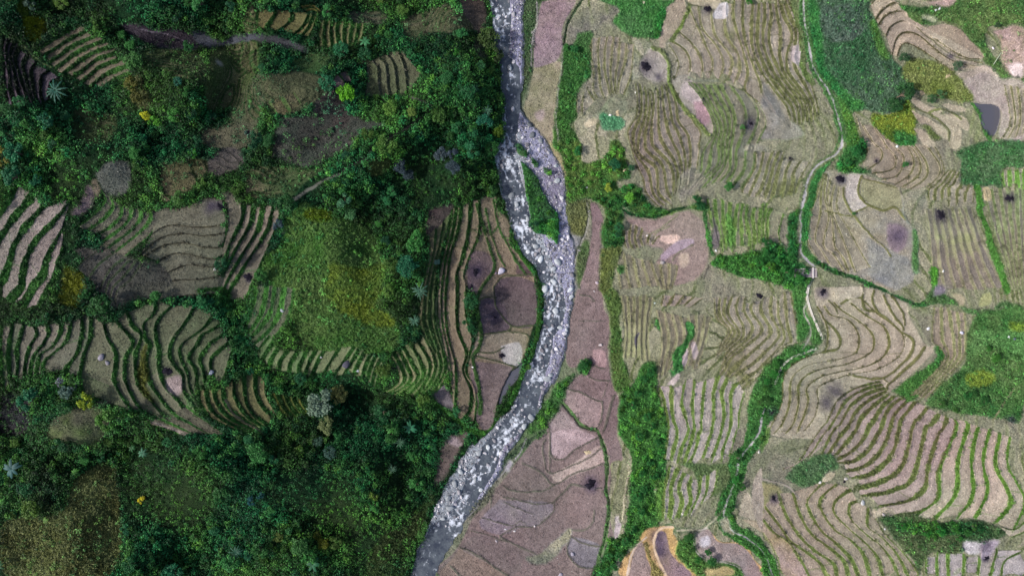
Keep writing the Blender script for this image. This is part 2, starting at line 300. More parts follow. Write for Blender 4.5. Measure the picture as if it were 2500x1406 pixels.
patch(['F:1970,600 1920,900 1870,1100;J:1830,0 1830,300 1870,500 1920,650 1940,780', 'F:2060,560 2030,800 1950,1080;J:1910,0 1900,250 1930,500 1990,700 2000,820 2000,1000 1990,1170', 'F:2150,520 2130,800 2080,1050 2010,1250;J:2020,0 2010,270 2030,450 2110,640 2070,800 2150,1000 2130,1180 2060,1280', 'F:2240,520 2230,850 2140,1090 2090,1250;J:2110,0 2110,280 2170,500 2140,660 2100,800 2200,980 2210,1160 2180,1320'], [2, 1, 1], (124, 108, 88), (102, 92, 76), bw=4.8, cross=200, wob=.04, bund=(36, 68, 28), bund2=(58, 98, 42))
patch(['F:1740,880 1740,1100;J:1640,280 1700,480 1780,640', 'F:1970,640 1900,900 1850,1100;J:1810,0 1810,300 1850,500 1900,640'], [3], (100, 92, 70), (66, 84, 48), bw=4.5, cross=300, faint=.25, bund=(32, 62, 28), bund2=(48, 86, 38))
poly('F:2240,520 2380,500 2400,620 2500,720;G:100,800 90,960 200,1080 320,1220;G:330,1300 340,1400;K:340,100 320,350 250,600 200,750 140,790 0,1060;J:2400,1100 2280,1330 2210,1340 2240,1150 2120,800 2180,560 2240,300 2200,100 2200,0;F:2080,1300 2240,850', (126, 110, 90), (112, 98, 82), FIELD, v=0, t=.15, rough=.4)
poly('F:2110,1250 2150,1050 2300,1050 2370,1180 2290,1290 2220,1400;J:2200,60 2120,0', (104, 86, 88), (116, 98, 92), FIELD, rough=.5)
poly('Z:1205,700 1225,680 1255,675 1290,682 1308,700 1310,760 1300,795 1260,800 1240,790 1215,760 1205,730', (98, 84, 82), (84, 70, 72), FIELD, rough=.5)
poly('Z:1165,745 1180,730 1200,728 1230,745 1240,775 1245,795 1230,810 1180,815 1165,790', (98, 82, 84), (84, 68, 76), FIELD, rough=.5)
poly('Z:1262,640 1275,638 1305,672 1262,672', (78, 64, 62), None, FIELD, rough=.4)
poly('Z:1165,822 1240,810 1285,820 1275,880 1262,895 1160,868', (142, 126, 108), (128, 112, 100), FIELD, rough=.4)
poly('Z:1222,845 1268,838 1275,880 1258,894 1226,878', (176, 162, 158), (160, 146, 142), FIELD, rough=.5)
poly('Z:1150,880 1256,896 1240,925 1215,990 1195,1050 1163,1030 1165,980 1150,920', (120, 102, 98), (106, 90, 88), FIELD, rough=.4)
for s, h in (('Z:1165,500 1180,555 1207,640 1200,670 1178,700 1165,745 1175,830 1155,870 1158,900 1172,960 1172,1010', 4.2), ('Z:1186,510 1200,570 1220,625 1233,650', 2.2), ('Z:1205,490 1220,560 1240,600 1262,640 1285,672', 2.6), ('F:2160,820 2210,860 2170,1000', 1.4), ('F:2280,820 2340,870 2400,800', 1.6), ('F:2120,980 2160,1040', 1.4)): stroke(s, h, (50, 74, 36), t=.7, dh=.25)
stroke('Z:1255,580 1270,620 1305,665 1318,700 1316,780 1305,850 1290,890 1272,930 1250,975 1225,1010 1195,1055 1150,1050 1130,1035 1060,985', 6, (48, 84, 32), v=.3, t=1, dh=.3)
for s in ('Z:1205,700 1225,676 1262,672 1306,674 1312,705', 'Z:1205,700 1212,750 1243,790 1262,797 1310,793', 'Z:1160,820 1180,817 1240,808 1248,795', 'Z:1165,745 1180,728 1210,726', 'Z:1158,868 1200,878 1262,896 1276,880 1290,822 1240,808', 'Z:1170,858 1200,862 1230,848', 'Z:1256,896 1240,925 1215,985 1212,1010 1222,1015'): stroke(s, 1.8, (66, 70, 48), dh=.22)
poly('Z:1248,905 1262,898 1276,885 1262,925 1240,950 1222,985 1216,985 1228,945', (66, 60, 66), None, POND, rough=.3, dh=-.5)
patch(['B:120,60 100,150 90,250', 'B:420,100 440,180 300,310', 'B:600,120 560,230 460,340', 'B:700,130 650,280 600,370'], [2, 1, 2], (100, 92, 60), (72, 76, 46), bw=5.4, cross=300, **LB)
patch(['B:480,60 620,40 720,90', 'B:560,120 660,110 700,160'], [2], (104, 92, 50), (82, 80, 44), bw=4.1, cross=300, **LB)
patch(['B:700,200 690,330 690,450', 'B:900,180 870,300 900,470', 'B:1030,200 1000,330 990,440', 'B:1150,210 1130,330 1080,420'], [3, 2, 2], (98, 94, 64), (74, 78, 50), bw=4.8, cross=300, **LB)
patch(['B:1000,620 1150,620 1160,760 1140,950', 'B:1160,560 1260,640 1260,800 1300,950', 'B:1340,500 1420,620 1440,800 1450,930', 'B:1440,450 1510,620 1550,900', 'B:1480,470 1600,620 1700,720'], [1, 2, 1, 1], (88, 82, 66), (62, 74, 46), bund=(104, 98, 88), bund2=(70, 76, 50), bw=2.0, cross=900, faint=.15, grassy=.6)
patch(['B:800,780 880,900', 'B:880,700 960,800', 'B:960,660 1040,820'], [1, 1], (98, 84, 82), (78, 70, 66), bw=2.2, cross=900, **LB)
patch(['B:210,980 310,1110', 'B:340,920 440,1100', 'B:460,880 550,1010'], [1, 1], (100, 92, 66), (76, 76, 58), bw=5.4, cross=900, **LB)
patch(['A:2330,400 2280,600 2400,720', 'A:2420,420 2400,600 2470,700', 'B:130,450 120,600'], [1, 1], (92, 86, 56), (60, 72, 40), bw=5.4, cross=900, **LB)
# left paths and ditches
for s in ('J:-60,520 60,620 180,850 350,950', 'I:2130,60 2170,200 2300,460 2380,620;J:20,800', 'J:550,960 620,900 800,830'): stroke(s, 9, (36, 74, 34), v=.6, t=1, dh=.3)
stroke('I:1900,40 2100,20 2170,60 2160,200', 5, (50, 84, 36), v=.2, t=1)
stroke('F:440,550 560,470 700,380 800,330 890,300', 6, None, v=0)
stroke('F:440,550 560,470 700,380 800,330 890,300', 3.6, (96, 92, 84), PATH, v=0, t=0)
stroke('F:900,270 1000,210 1130,150 1240,20;B:1500,1240 1700,1100 1770,1010 1680,960 1570,920', 5.5, None, v=0)
stroke('F:900,270 1000,210 1130,150 1240,20;B:1500,1240 1700,1100 1770,1010', 2.6, (48, 46, 42), PATH, v=0, t=0, dh=-.3)
stroke('B:1770,1010 1680,960 1570,920', 2.4, (84, 80, 72), PATH, v=0, t=0)
stroke('A:130,330 250,470 380,590 480,640', 2.2, (84, 96, 60), PATH, v=0, t=0)
stroke('I:1450,1290 1600,1340 1760,1406', 3, (126, 110, 102), FIELD, v=0, t=0)
stroke('I:2150,1080 2250,1230 2500,1390', 2.6, (124, 108, 88), v=0, t=0)
stroke('B:2290,0 2330,180 2360,300', 5, (46, 70, 34), v=.3, t=.8)
stroke('A:1350,290 1600,330 1760,400', 1.6, (100, 90, 96))
# ================= right of the river =================
poly('C:225,0 440,0 360,100 320,620 340,660 250,900 220,1000 220,700 215,300', (84, 98, 60), (60, 90, 46), GRASS, v=.05, t=.8)
poly('C:400,20 540,0 720,0 600,250 590,480 540,600 430,640 325,630 340,300', (136, 112, 116), (118, 104, 96), FIELD, t=.15, rough=.5)
stroke('C:350,20 360,200 310,400 300,640', 2, (142, 138, 120), dh=.2)
poly('C:330,650 560,600 580,650 540,1000 520,1400 430,1400 330,1250 240,1050 280,900', (130, 118, 92), (142, 122, 108), FIELD, t=.2, rough=.5)
poly('G:410,0 520,0 640,230 630,330 560,330 500,200', (136, 122, 92), None, FIELD, t=.2)
poly('C:330,1080 420,1030 450,1090 380,1150', (154, 130, 124), None, FIELD)
poly('C:750,0 1000,0 1150,110 1000,220 870,330 760,560 610,470 650,250', (112, 108, 92), (84, 104, 62), GRASS, t=.6)
poly('C:740,300 860,300 870,500 890,600 760,560 700,450', (70, 110, 50), None, GRASS, t=1)
stroke('C:790,0 690,150 640,280 615,440', 2.6, (60, 88, 46), dh=-.5, t=1)
stroke('C:700,120 650,250 620,440', 1.1, (40, 50, 34), dh=-.5)
poly('C:600,440 760,430 830,540 880,640 880,740 770,840 740,950 740,1150 700,1200 780,1400 530,1400 560,900 590,600', (56, 108, 40), (74, 112, 40), GRASS, v=.14, t=1)
stroke('C:605,440 570,800 540,1100 560,1400', 1.3, (140, 140, 112))
poly('C:950,0 1650,0 1590,120 1540,340 1440,360 1250,340 1080,220 1150,110', (58, 120, 44), (84, 130, 66), GRASS, v=.05, t=1)
poly('C:1510,80 1590,90 1540,340 1480,330', (44, 122, 40), None, GRASS, v=.2, t=1)
poly('C:1280,380 1440,390 1450,450 1370,600 1340,730 1250,760 1270,560', (128, 134, 108), None, GRASS, t=.6)
poly('C:910,1090 1050,950 1200,950 1210,1150 1190,1300 1270,1400 1100,1400 760,1260 740,1160', (112, 126, 88), (140, 136, 110), GRASS, t=.7)
poly('C:930,1110 1050,1100 1190,1140 1160,1240 1030,1270 950,1220', (70, 144, 84), (96, 150, 96), GRASS, v=0, t=1, rough=1.5)
poly('C:800,1180 900,1120 910,1200 830,1230', (158, 142, 118), None, FIELD)
poly('C:1460,0 1650,-20 1760,-20 1760,240 1600,390 1590,440 1530,460 1540,300 1590,150 1590,70 1680,0', (146, 130, 110), (136, 118, 106), FIELD, t=.2, rough=.6)
poly('C:1450,450 1520,500 1600,620 1610,800 1540,760 1480,800 1380,720 1340,640 1380,540', (150, 134, 128), (134, 122, 108), FIELD, t=.2)
poly('C:1590,400 1700,440 1810,570 1810,740 1760,770 1880,850 1990,960 2040,1230 1990,1290 1880,1170 1650,800 1680,600', (146, 134, 122), (134, 124, 104), FIELD, t=.2, rough=.6)
poly('C:1770,770 1850,780 1960,950 1900,1000 1730,880', (166, 148, 142), None, FIELD)
poly('C:1850,960 1960,980 2000,1170 1900,1180', (144, 116, 116), None, FIELD)
RT = dict(tread=(162, 146, 128), tread2=(140, 126, 108), bund=(92, 94, 58), bund2=(108, 108, 68), trim=16)
patch(['C:870,330 870,520 900,700 890,850 950,980', 'C:1030,330 1000,500 1010,700 1060,930', 'C:1210,370 1200,560 1140,780 1130,900', 'C:1290,380 1270,600 1250,760 1180,930'], [2, 3, 1], bw=3.3, cross=70, faint=.3, **RT)
patch(['C:735,900 725,1130', 'C:800,880 780,1140', 'C:830,830 920,980'], [1, 1], bw=3.8, faint=.1, **RT)
patch(['C:1290,780 1310,950 1300,1100 1220,1250;G:1250,30 1290,170 1360,330 1400,480 1560,650', 'C:1380,800 1400,950 1380,1150 1330,1300;G:1330,100 1480,220 1510,330 1520,480 1640,600', 'C:1450,850 1470,1000 1450,1200 1450,1360;G:1490,60 1620,200 1660,340 1650,500', 'C:1540,760 1560,1000 1600,1220 1640,1330;G:1700,90 1740,250 1740,400 1700,500', 'C:1610,800 1680,980 1700,1150 1800,1300;G:1820,120 1800,300 1780,480', 'C:1640,800 1750,1000 1850,1150 1920,1260;G:1910,0 1890,200 1850,400'], [2, 2, 2, 2, 1], bw=4.1, cross=120, faint=.05, wob=.06, **RT)
stroke('C:1450,455 1540,490 1610,600 1620,800 1740,1010 1900,1180 1990,1290', 4.5, (108, 118, 66), t=.8, dh=.3)
patch(['C:1590,400 1690,560 1690,680 1640,780', 'C:1620,390 1760,470 1820,600 1800,740', 'C:1700,290 1880,480 1930,600 1930,740', 'C:1800,60 1960,420 2030,590 2010,740', 'C:1900,60 1930,270 2060,430 2130,600 2100,770', 'C:2010,60 2050,330 2170,490 2220,600 2180,770', 'C:2140,-20 2160,330 2270,500 2290,660 2240,800', 'C:2230,-20 2230,200 2310,450 2360,680 2330,850'], [1] * 7, bw=3.1, cross=160, faint=.2, wob=.06, **RT)
patch(['C:2230,-20 2230,200 2310,450 2360,680 2330,850 2450,960 2500,1030', 'C:2420,-20 2400,300 2420,500;D:0,700 130,880 250,1050 290,1250', 'D:70,-20 90,140 70,400 150,650 260,830 380,1000 400,1200', 'D:170,-20 210,160 290,330 240,520 250,690 370,860 460,1010 470,1200', 'D:250,-20 340,200 370,420 360,560 440,720 520,950 560,1150'], [2, 3, 2, 2], bw=4.4, cross=150, wob=.05, **RT)
stroke('C:1640,380 1700,300 1800,100 1820,0', 5, (104, 116, 60), t=.9)
stroke('C:1800,740 1880,770 2080,775', 2.4, (134, 138, 104), t=.3)
stroke('C:1820,40 1870,50 1920,65', 1.6, (94, 94, 60))
poly('C:1750,-20 1900,-20 2100,-20 2090,90 1960,60 1830,40', (148, 134, 112), None, FIELD, rough=.5)
poly('C:2100,30 2180,30 2160,170 2030,160', (170, 158, 154), None, FIELD, rough=.4)
poly('D:290,430 365,440 360,560 400,650 340,630 270,560', (178, 162, 158), (164, 150, 142), FIELD, rough=.5)
poly('D:0,780 60,850 150,950 230,1100 350,1200 400,1280 250,1340 60,1330 0,1300', (132, 122, 108), (118, 112, 108), FIELD, t=.2)
patch(['C:1790,780 1930,960 2040,1230;G:1930,100 1900,300 1760,500', 'C:1900,790 2010,980 2110,1200;G:2090,0 2080,200 1960,330 1870,440', 'C:2100,800 2230,1080 2230,1250;G:2200,60 2190,250 2080,390', 'C:2200,810 2330,1020 2340,1200;G:2260,60 2250,230 2150,400', 'C:2340,870 2450,1010 2460,1180;G:2350,70 2330,250 2200,430', 'D:0,1040 40,1200;G:2440,40 2420,250 2310,430'], [2, 3, 1, 1, 1], (142, 132, 108), (112, 110, 96), bund=(86, 106, 58), bund2=(100, 118, 66), bw=4.4, cross=150, wob=.05, faint=.15, grassy=.55)
poly('G:1850,250 1950,330 1760,560 1700,520 1720,300', (126, 120, 104), (112, 118, 90), GRASS, t=.5)
poly('G:2300,0 2480,0;H:150,60 250,50 20,70;G:2350,60', (140, 140, 116), None, GRASS, t=.5)
patch(['G:2440,40 2420,250 2320,430 2300,520', 'H:110,60 60,200 0,420 -60,520', 'H:220,80 170,220 120,420 90,560', 'H:400,140 310,270 300,380 260,520', 'H:480,150 400,280 340,420 330,500'], [2, 2, 2, 1], bw=3.7, cross=110, faint=.1, **RT)
patch(['G:1960,470 2000,700 2050,900 2080,1050', 'G:2120,470 2130,700 2150,900 2170,1050', 'G:2280,520 2250,700 2230,900 2250,1020', 'G:2380,540 2350,700 2380,850 2390,1040', 'G:2500,540 2480,800 2480,1030', 'H:130,560 60,700 50,850 60,950', 'H:250,600 190,750 170,900 230,1050'], [2, 2, 2, 2, 2, 1], (148, 136, 112), (112, 120, 84), bund=(80, 112, 50), bund2=(104, 126, 62), bw=4.9, cross=60, faint=.1, grassy=.8, trim=20)
poly('G:2020,700 2050,720 2090,900 2080,1020 2020,1000', (96, 86, 84), None, FIELD)
poly('G:2170,650 2200,700 2230,900 2190,1000 2140,900', (88, 136, 50), None, GRASS, t=1, rough=1.5)
# north-east
poly('D:420,-10 980,-10 1030,100 1100,230 1180,450 1260,560 1330,640 1400,800 1480,870 1380,1000 1250,1080 1000,1060 850,1050 700,900 560,750 480,500 430,250', (56, 98, 54), (88, 112, 80), GRASS, v=.12, t=1)
poly('D:430,0 520,40 570,300 600,600 720,780 840,900 1000,1010 860,1060 700,900 560,740 480,500', (44, 118, 50), (66, 124, 50), GRASS, v=.12, t=1)
poly('D:560,60 900,60 980,300 700,420 580,300', (88, 106, 82), (66, 98, 66), GRASS, v=.08, t=1)
poly('D:620,800 840,1050 900,1250 1000,1400 800,1400 780,1200 700,950', (60, 118, 44), (90, 132, 40), GRASS, v=.12, t=1)
poly('D:1060,1080 1250,1090 1400,950 1470,1250 1400,1400 1250,1400 1050,1180', (96, 124, 28), (130, 140, 30), GRASS, v=.08, t=1)
poly('D:1250,1230 1470,1300 1430,1400 1270,1380', (58, 118, 44), None, GRASS, v=.15, t=1)
poly('D:1030,180 1120,230 1190,420 1220,560 1100,500', (78, 122, 44), None, GRASS, v=.05, t=1, rough=1.4)
poly('D:1270,0 1400,60 1600,60 1800,60 1850,0 2500,-10 2500,280 2280,250 2150,280 2150,450 2280,600 2330,700 2500,720 2500,780 2300,760 2150,620 1980,380 1850,230 1700,200 1650,240 1450,230 1340,100', (56, 104, 44), (96, 120, 56), GRASS, v=.12, t=1)
poly('D:1540,0 1840,-10 1800,60 1620,40', (150, 130, 118), None, FIELD)
poly('D:2200,300 2500,270 2500,700 2400,740 2290,600 2270,420', (128, 112, 80), (146, 124, 116), FIELD, v=.02, t=.3)
poly('D:2330,620 2460,600 2490,720 2400,730', (168, 150, 144), None, FIELD)
poly('D:1520,150 1600,150 1670,210 1620,220', (140, 140, 112), None, FIELD)
poly('D:1320,0 1400,0 1400,50 1330,40', (138, 128, 104), None, FIELD)
poly('D:1380,560 1560,560 1800,650 1900,760 2010,880 2010,980 1780,950 1560,900 1420,820 1330,700', (108, 124, 44), (128, 134, 70), GRASS, v=.02, t=1)
poly('D:1560,270 1740,230 1850,260 1940,330 2080,480 2120,550 1990,560 1700,400', (142, 126, 106), (132, 116, 100), FIELD, t=.2, rough=.5)
patch(['D:1030,60 1100,-20 1200,-30 1260,-10', 'D:1080,190 1160,90 1260,30 1320,50', 'D:1110,240 1200,140 1340,110 1420,180', 'D:1180,360 1230,260 1340,200 1460,230 1560,300 1700,400 1850,500 1980,560 2120,560', 'D:1240,530 1290,360 1390,310 1500,340 1620,440 1760,550 1900,610 2130,640', 'D:1290,540 1340,430 1430,430 1600,530 1760,640 1800,680'], [1, 1, 1, 1, 1], (156, 140, 118), (146, 132, 114), bw=2.6, cross=800, step=.5, wob=.02, trim=4, grassy=.1, bund=(88, 84, 54), bund2=(104, 100, 64))
stroke('D:1480,270 1600,370 1760,490 1880,560 2100,600', 1.6, (98, 94, 66), dh=.15)
poly('D:1850,680 2140,640 2250,750 1900,750', (148, 132, 118), None, FIELD)
poly('D:1890,760 2140,700 2300,760 2500,800 2500,1330 2250,1340 2270,1060 2040,980 2010,900', (148, 130, 124), (132, 122, 108), FIELD, t=.2)
patch(['D:2300,780 2350,1000 2360,1200 2270,1340', 'D:2500,800 2520,1100 2480,1330'], [3], bw=2.6, faint=.25, cross=300, **RT)
poly('D:2030,990 2200,1000 2270,1060 2250,1200 2190,1300 2100,1200 2080,1080', (106, 106, 116), None, POND, dh=-.5, rough=.5)
stroke('D:2020,1000 2080,1100 2120,1250 2180,1330', 5, (66, 118, 44), v=.1, t=1)
poly('D:1940,1040 2020,1040 2120,1300 2060,1400 1960,1200', (116, 126, 76), None, GRASS, t=.8)
patch(['D:890,1100 930,1250 990,1390;H:1010,60 980,150 920,210', 'D:950,1180 1020,1290 1070,1370;H:1135,60 1140,150 1020,250', 'D:1050,1180 1150,1330;H:1190,30 1280,140 1240,250 1060,290', 'D:1170,1310 1260,1400;H:1340,100 1350,190 1290,310 1130,350', 'H:1300,30 1400,60 1450,190 1400,310 1260,400', 'H:1440,0 1500,80 1580,220 1560,340 1400,450', 'D:1560,1380;H:1600,60 1700,220 1680,320 1570,430', 'H:1640,20 1690,100 1745,270 1700,400'], [1, 1, 1, 1, 2, 1, 1], (154, 138, 116), (136, 122, 106), bund=(98, 96, 62), bund2=(112, 110, 74), bw=2.8, cross=300, wob=.04, trim=5)
for s in ('D:1430,940 1490,950 1590,1010 1710,1030 1710,1070 1590,1080 1450,1000', 'D:1700,990 1850,1000 1940,1040 1940,1080 1820,1060', 'D:1410,1040 1500,1090 1600,1130 1760,1240 1770,1330 1700,1300 1500,1170', 'D:1600,1090 1700,1080 1850,1180 1900,1260 1880,1400 1790,1400 1780,1230', 'D:1450,1220 1540,1240 1620,1310 1660,1400 1560,1400', 'D:1720,1080 1950,1130 1960,1250 1850,1180'): poly(s, (156, 140, 120), (142, 128, 110), FIELD, rough=.5, t=.1)
for s in ('D:1420,1010 1590,1090 1700,1160 1780,1250 1790,1340', 'D:1590,1075 1700,1045 1820,1080 1900,1140'): stroke(s, 2.4, (96, 98, 60), dh=.2)
poly('D:1480,1180 1600,1180 1720,1320 1650,1340 1560,1230', (96, 112, 52), None, GRASS, t=1)
# east centre
poly('H:590,270 720,260 860,270 970,300 1150,370 1300,420 1330,500 1400,700 1440,850 1420,1150 1440,1300 1250,1400 1000,1320 850,1260 530,1110 430,900 480,620 520,500', (142, 128, 108), (118, 112, 106), FIELD, t=.2, rough=.6)
poly('H:800,420 830,300 950,290 960,320 920,480 1010,590 870,660 800,560', (166, 150, 144), (156, 142, 126), FIELD, rough=.4)
poly('H:960,340 1150,380 1290,430 1340,620 1250,610 1150,640 1020,570 940,480', (138, 130, 100), (126, 120, 96), FIELD, rough=.4)
poly('H:1200,760 1340,780 1370,960 1250,1030 1180,900', (116, 98, 106), (128, 110, 108), FIELD)
poly('H:1000,900 1180,1000 1400,1100 1440,1280 1300,1380 1050,1300 1000,1100', (118, 114, 112), (132, 124, 110), FIELD, t=.3)
patch(['H:570,290 520,500 480,620 430,900 530,1110', 'H:620,280 600,500 640,700 590,970 690,1070 790,1230', 'H:700,380 660,600 740,830 820,1030 890,1240', 'H:740,400 720,620 830,820 950,1040 1050,1200'], [2, 2, 1], (150, 136, 116), (132, 120, 104), bund=(104, 102, 66), bw=2.8, cross=300, wob=.05, faint=.1)
for s, h in (('H:950,310 925,400 930,490 1010,580 1160,640 1260,610 1370,720', 3.4), ('H:780,430 790,530 870,680 960,790 1060,900', 2.6), ('H:870,670 940,640 1020,590', 2), ('H:960,335 1130,380 1290,425', 1.6), ('H:1060,900 1180,1000 1230,1080', 2), ('H:600,640 740,680 860,700', 1.6)): stroke(s, h, (100, 96, 60), dh=.2, t=.4)
poly('H:1400,480 1560,460 1580,600 1600,900 1500,1300 1430,1200 1440,850 1350,650', (104, 116, 96), (120, 124, 110), GRASS, t=.7)
poly('H:1430,840 1480,840 1490,1200 1430,1200', (74, 116, 54), None, GRASS, t=1)
patch(['H:1790,240 1650,400 1590,450 1590,600', 'H:1900,240 1830,390 1790,420 1780,590', 'H:2040,380 2010,600'], [3, 3], bw=3.8, cross=300, **RT)
patch(['H:1560,600 1600,900 1620,1200 1650,1400', 'H:2000,600 2100,900 2200,1150 2330,1406'], [7], (132, 120, 102), (114, 106, 96), bund=(102, 104, 70), bw=3.6, faint=.5, cross=200)
patch(['H:2110,420 2200,800 2260,1000 2380,1400', 'H:2500,420 2510,800 2520,1400'], [5], (138, 126, 106), (118, 110, 98), bund=(96, 108, 66), bw=4.4, faint=.35, cross=200)
poly('H:2100,420 2170,420 2190,540 2130,540', (166, 146, 116), None, FIELD, rough=.4)
poly('H:1830,100 2000,20 2500,-10 2500,220 2320,230 2290,430 2200,400 2050,400 1900,370 1900,200', (56, 104, 50), (96, 122, 76), GRASS, v=.15, t=1)
patch(['H:2290,230 2300,410', 'H:2510,240 2510,440'], [3], bw=5.1, bund=(92, 124, 54), tread=(158, 144, 124))
stroke('H:2060,430 2080,640 2140,800 2200,1000 2270,1200 2340,1406', 8, (72, 124, 40), t=1, v=.05)
stroke('H:1640,1210 1650,1400', 8, (70, 122, 40), t=1)
poly('H:850,0 990,0 1000,130 920,220 1040,290 860,280 700,240 780,100', (48, 104, 44), (66, 122, 50), GRASS, v=.2, t=1)
# bush belt and fields in the middle
poly('G:1180,700 1400,720 1650,660 1830,640 1960,800 1990,1000 1960,1200 1800,1350 1550,1320 1500,1150 1560,1020 1400,950', (138, 118, 108), (120, 104, 96), FIELD, t=.2)
poly('G:1530,880 1680,870 1720,900 1640,960 1540,940', (178, 150, 136), None, FIELD, rough=.4)
poly('G:1540,1060 1700,930 1850,920 1820,990 1650,1060 1540,1140', (134, 116, 120), None, FIELD, rough=.5)
poly('G:1690,1080 1780,1040 1820,1150 1740,1200', (156, 138, 120), None, FIELD)
patch(['G:1180,760 1190,950 1230,1050', 'G:1370,790 1340,900 1380,1010', 'G:1530,870 1440,980'], [3, 2], bw=3.3, cross=300, **RT)
patch(['G:1100,1000 1120,1200 1150,1400', 'G:1440,1100 1480,1250 1540,1400', 'G:1700,1150 1690,1250 1640,1400'], [4, 3], (142, 130, 108), (122, 114, 92), bund=(108, 108, 72), bw=3.8, faint=.5, cross=140)
for s in ('G:1840,970 1700,1050 1650,1120', 'G:1410,880 1550,800 1700,680', 'G:1450,930 1500,850 1620,790', 'G:1990,1160 1950,1290'): stroke(s, 1.7, (104, 98, 78), dh=.15)
poly('G:630,560 850,560 840,700 800,880 690,860 650,700', (112, 116, 56), (98, 108, 60), GRASS, t=1)
poly('G:690,880 790,920 720,1080 700,1190 740,1406 660,1406 640,1000', (136, 134, 122), (112, 120, 84), GRASS, t=.3)
poly('G:740,1000 850,940 860,1100 800,1250 770,1400 740,1300', (84, 108, 54), (110, 118, 70), GRASS, t=.9)
poly('G:860,570 940,600 990,800 960,1000 940,1250 970,1406 770,1406 800,1250 850,1050 880,850', (128, 108, 102), (112, 92, 92), FIELD, t=.15, rough=.5)
stroke('G:835,560 830,750 790,900 730,1050 695,1190', 1.2, (60, 64, 46), dh=-.2); stroke('G:845,570 843,760 800,905 742,1055 705,1190', .9, (156, 152, 128))
poly('G:530,0 780,0 800,180 1020,120 1050,-10 1150,-10 1230,200 1250,350 1130,350 1150,420 1290,400 1380,500 1560,640 1770,600 1950,560 1970,640 1800,630 1500,700 1300,680 1180,620 1180,960 1080,1000 980,1000 1000,700 980,600 850,540 650,540 620,200', (54, 106, 38), (92, 116, 44), GRASS, v=.22, t=1)
stroke('G:620,100 680,200 750,320', 1.3, (52, 66, 40), dh=-.2)
stroke('G:1180,640 1320,690 1500,700 1650,640 1780,610', 2.5, (30, 66, 30), dh=-.5, v=.2)
stroke('G:1950,600 1970,760 2000,950 2030,1060', 5, (58, 104, 44), t=1, v=.1)
poly('G:950,1000 1170,1000 1110,1150 1060,1406 960,1406 940,1200', (106, 118, 48), (92, 110, 56), GRASS, v=.03, t=1)
poly('G:1130,1170 1200,1180 1190,1240 1130,1240', (70, 122, 44), None, GRASS, v=.3, t=1)
poly('Z:1745,628 1850,615 1880,598 1900,590 1940,640 1975,660 1960,705 1900,695 1750,655', (44, 104, 38), (66, 118, 40), GRASS, v=.5, t=1)
poly('H:250,700 350,650 340,900 350,1100 420,1180 400,1400 200,1350 240,1000', (46, 106, 42), None, GRASS, v=.35, t=1)
poly('H:370,680 430,560 470,560 470,800 420,920 460,1050 530,1110 480,1150 380,1040', (70, 122, 48), None, GRASS, v=.1, t=1)
stroke('H:520,1130 700,1220 900,1290 1170,1400;L:1200,70 1350,120 1480,170 1590,150 1700,130', 4.5, (50, 98, 44), t=1, v=.2, dh=-.2)
stroke('H:520,1130 700,1225 900,1300 1170,1400;L:1200,75 1350,130 1480,175', 1.3, (40, 56, 36), dh=-.2)
poly('L:1630,0 1750,60 1780,100 2000,200 2150,230 2300,130 2500,200 2500,250 2300,200 2050,260 1850,190 1650,170 1560,130', (60, 104, 46), (86, 112, 60), GRASS, v=.15, t=1)
poly('L:1640,0 1750,0 1740,90 1650,90', (104, 94, 100), None, FIELD)
poly('L:2090,50 2170,50 2180,180 2080,190', (128, 126, 88), None, FIELD)
poly('L:1790,40 1900,60 1960,160 1880,190', (140, 128, 104), None, FIELD)
# belt beside the river fields
poly('K:740,20 960,30 990,200 1050,350 1030,640 1060,880 1110,1000 1140,1100 1120,1400;O:1140,100 1170,330 1040,600 1060,850 1000,1406 -520,1406 -380,1100 -150,650 0,520 330,100 450,0;K:480,1200 600,1100 640,960 800,780 660,760 620,600 650,400', (118, 99, 94), (106, 90, 86), FIELD, t=.12, rough=.4)
poly('K:600,1130 640,990 780,1020 980,1100 950,1330 800,1290', (136, 117, 111), (122, 103, 98), FIELD, rough=.3)
poly('K:460,1340 540,1190 640,1220 780,1370 800,1406;O:500,240 480,0', (138, 121, 116), (126, 107, 104), FIELD, rough=.3)
poly('K:880,600 1000,620 1000,770 890,740', (138, 112, 108), None, FIELD, rough=.4)
poly('O:500,240 480,60 700,0 920,90 700,200 600,290', (146, 124, 122), None, FIELD, rough=.3)
poly('O:480,430 700,330 960,160 1010,320 800,410 550,510', (158, 138, 128), (142, 120, 112), FIELD, rough=.4)
poly('O:640,1120 680,1030 960,1120 900,1330 750,1300 650,1200', (104, 94, 98), (112, 102, 104), FIELD, rough=.4)
poly('O:0,680 500,720 400,900 200,940 0,1010 -200,900', (122, 106, 110), (112, 100, 96), FIELD, rough=.4)
poly('O:0,1040 380,1190 240,1230 100,1406 -560,1406 -400,1150 -200,1000', (110, 94, 90), (100, 88, 82), FIELD, rough=.4)
poly('N:2040,1140 2300,1280 2500,1406 1880,1406 1950,1250', (122, 102, 90), (110, 92, 84), FIELD, rough=.4)
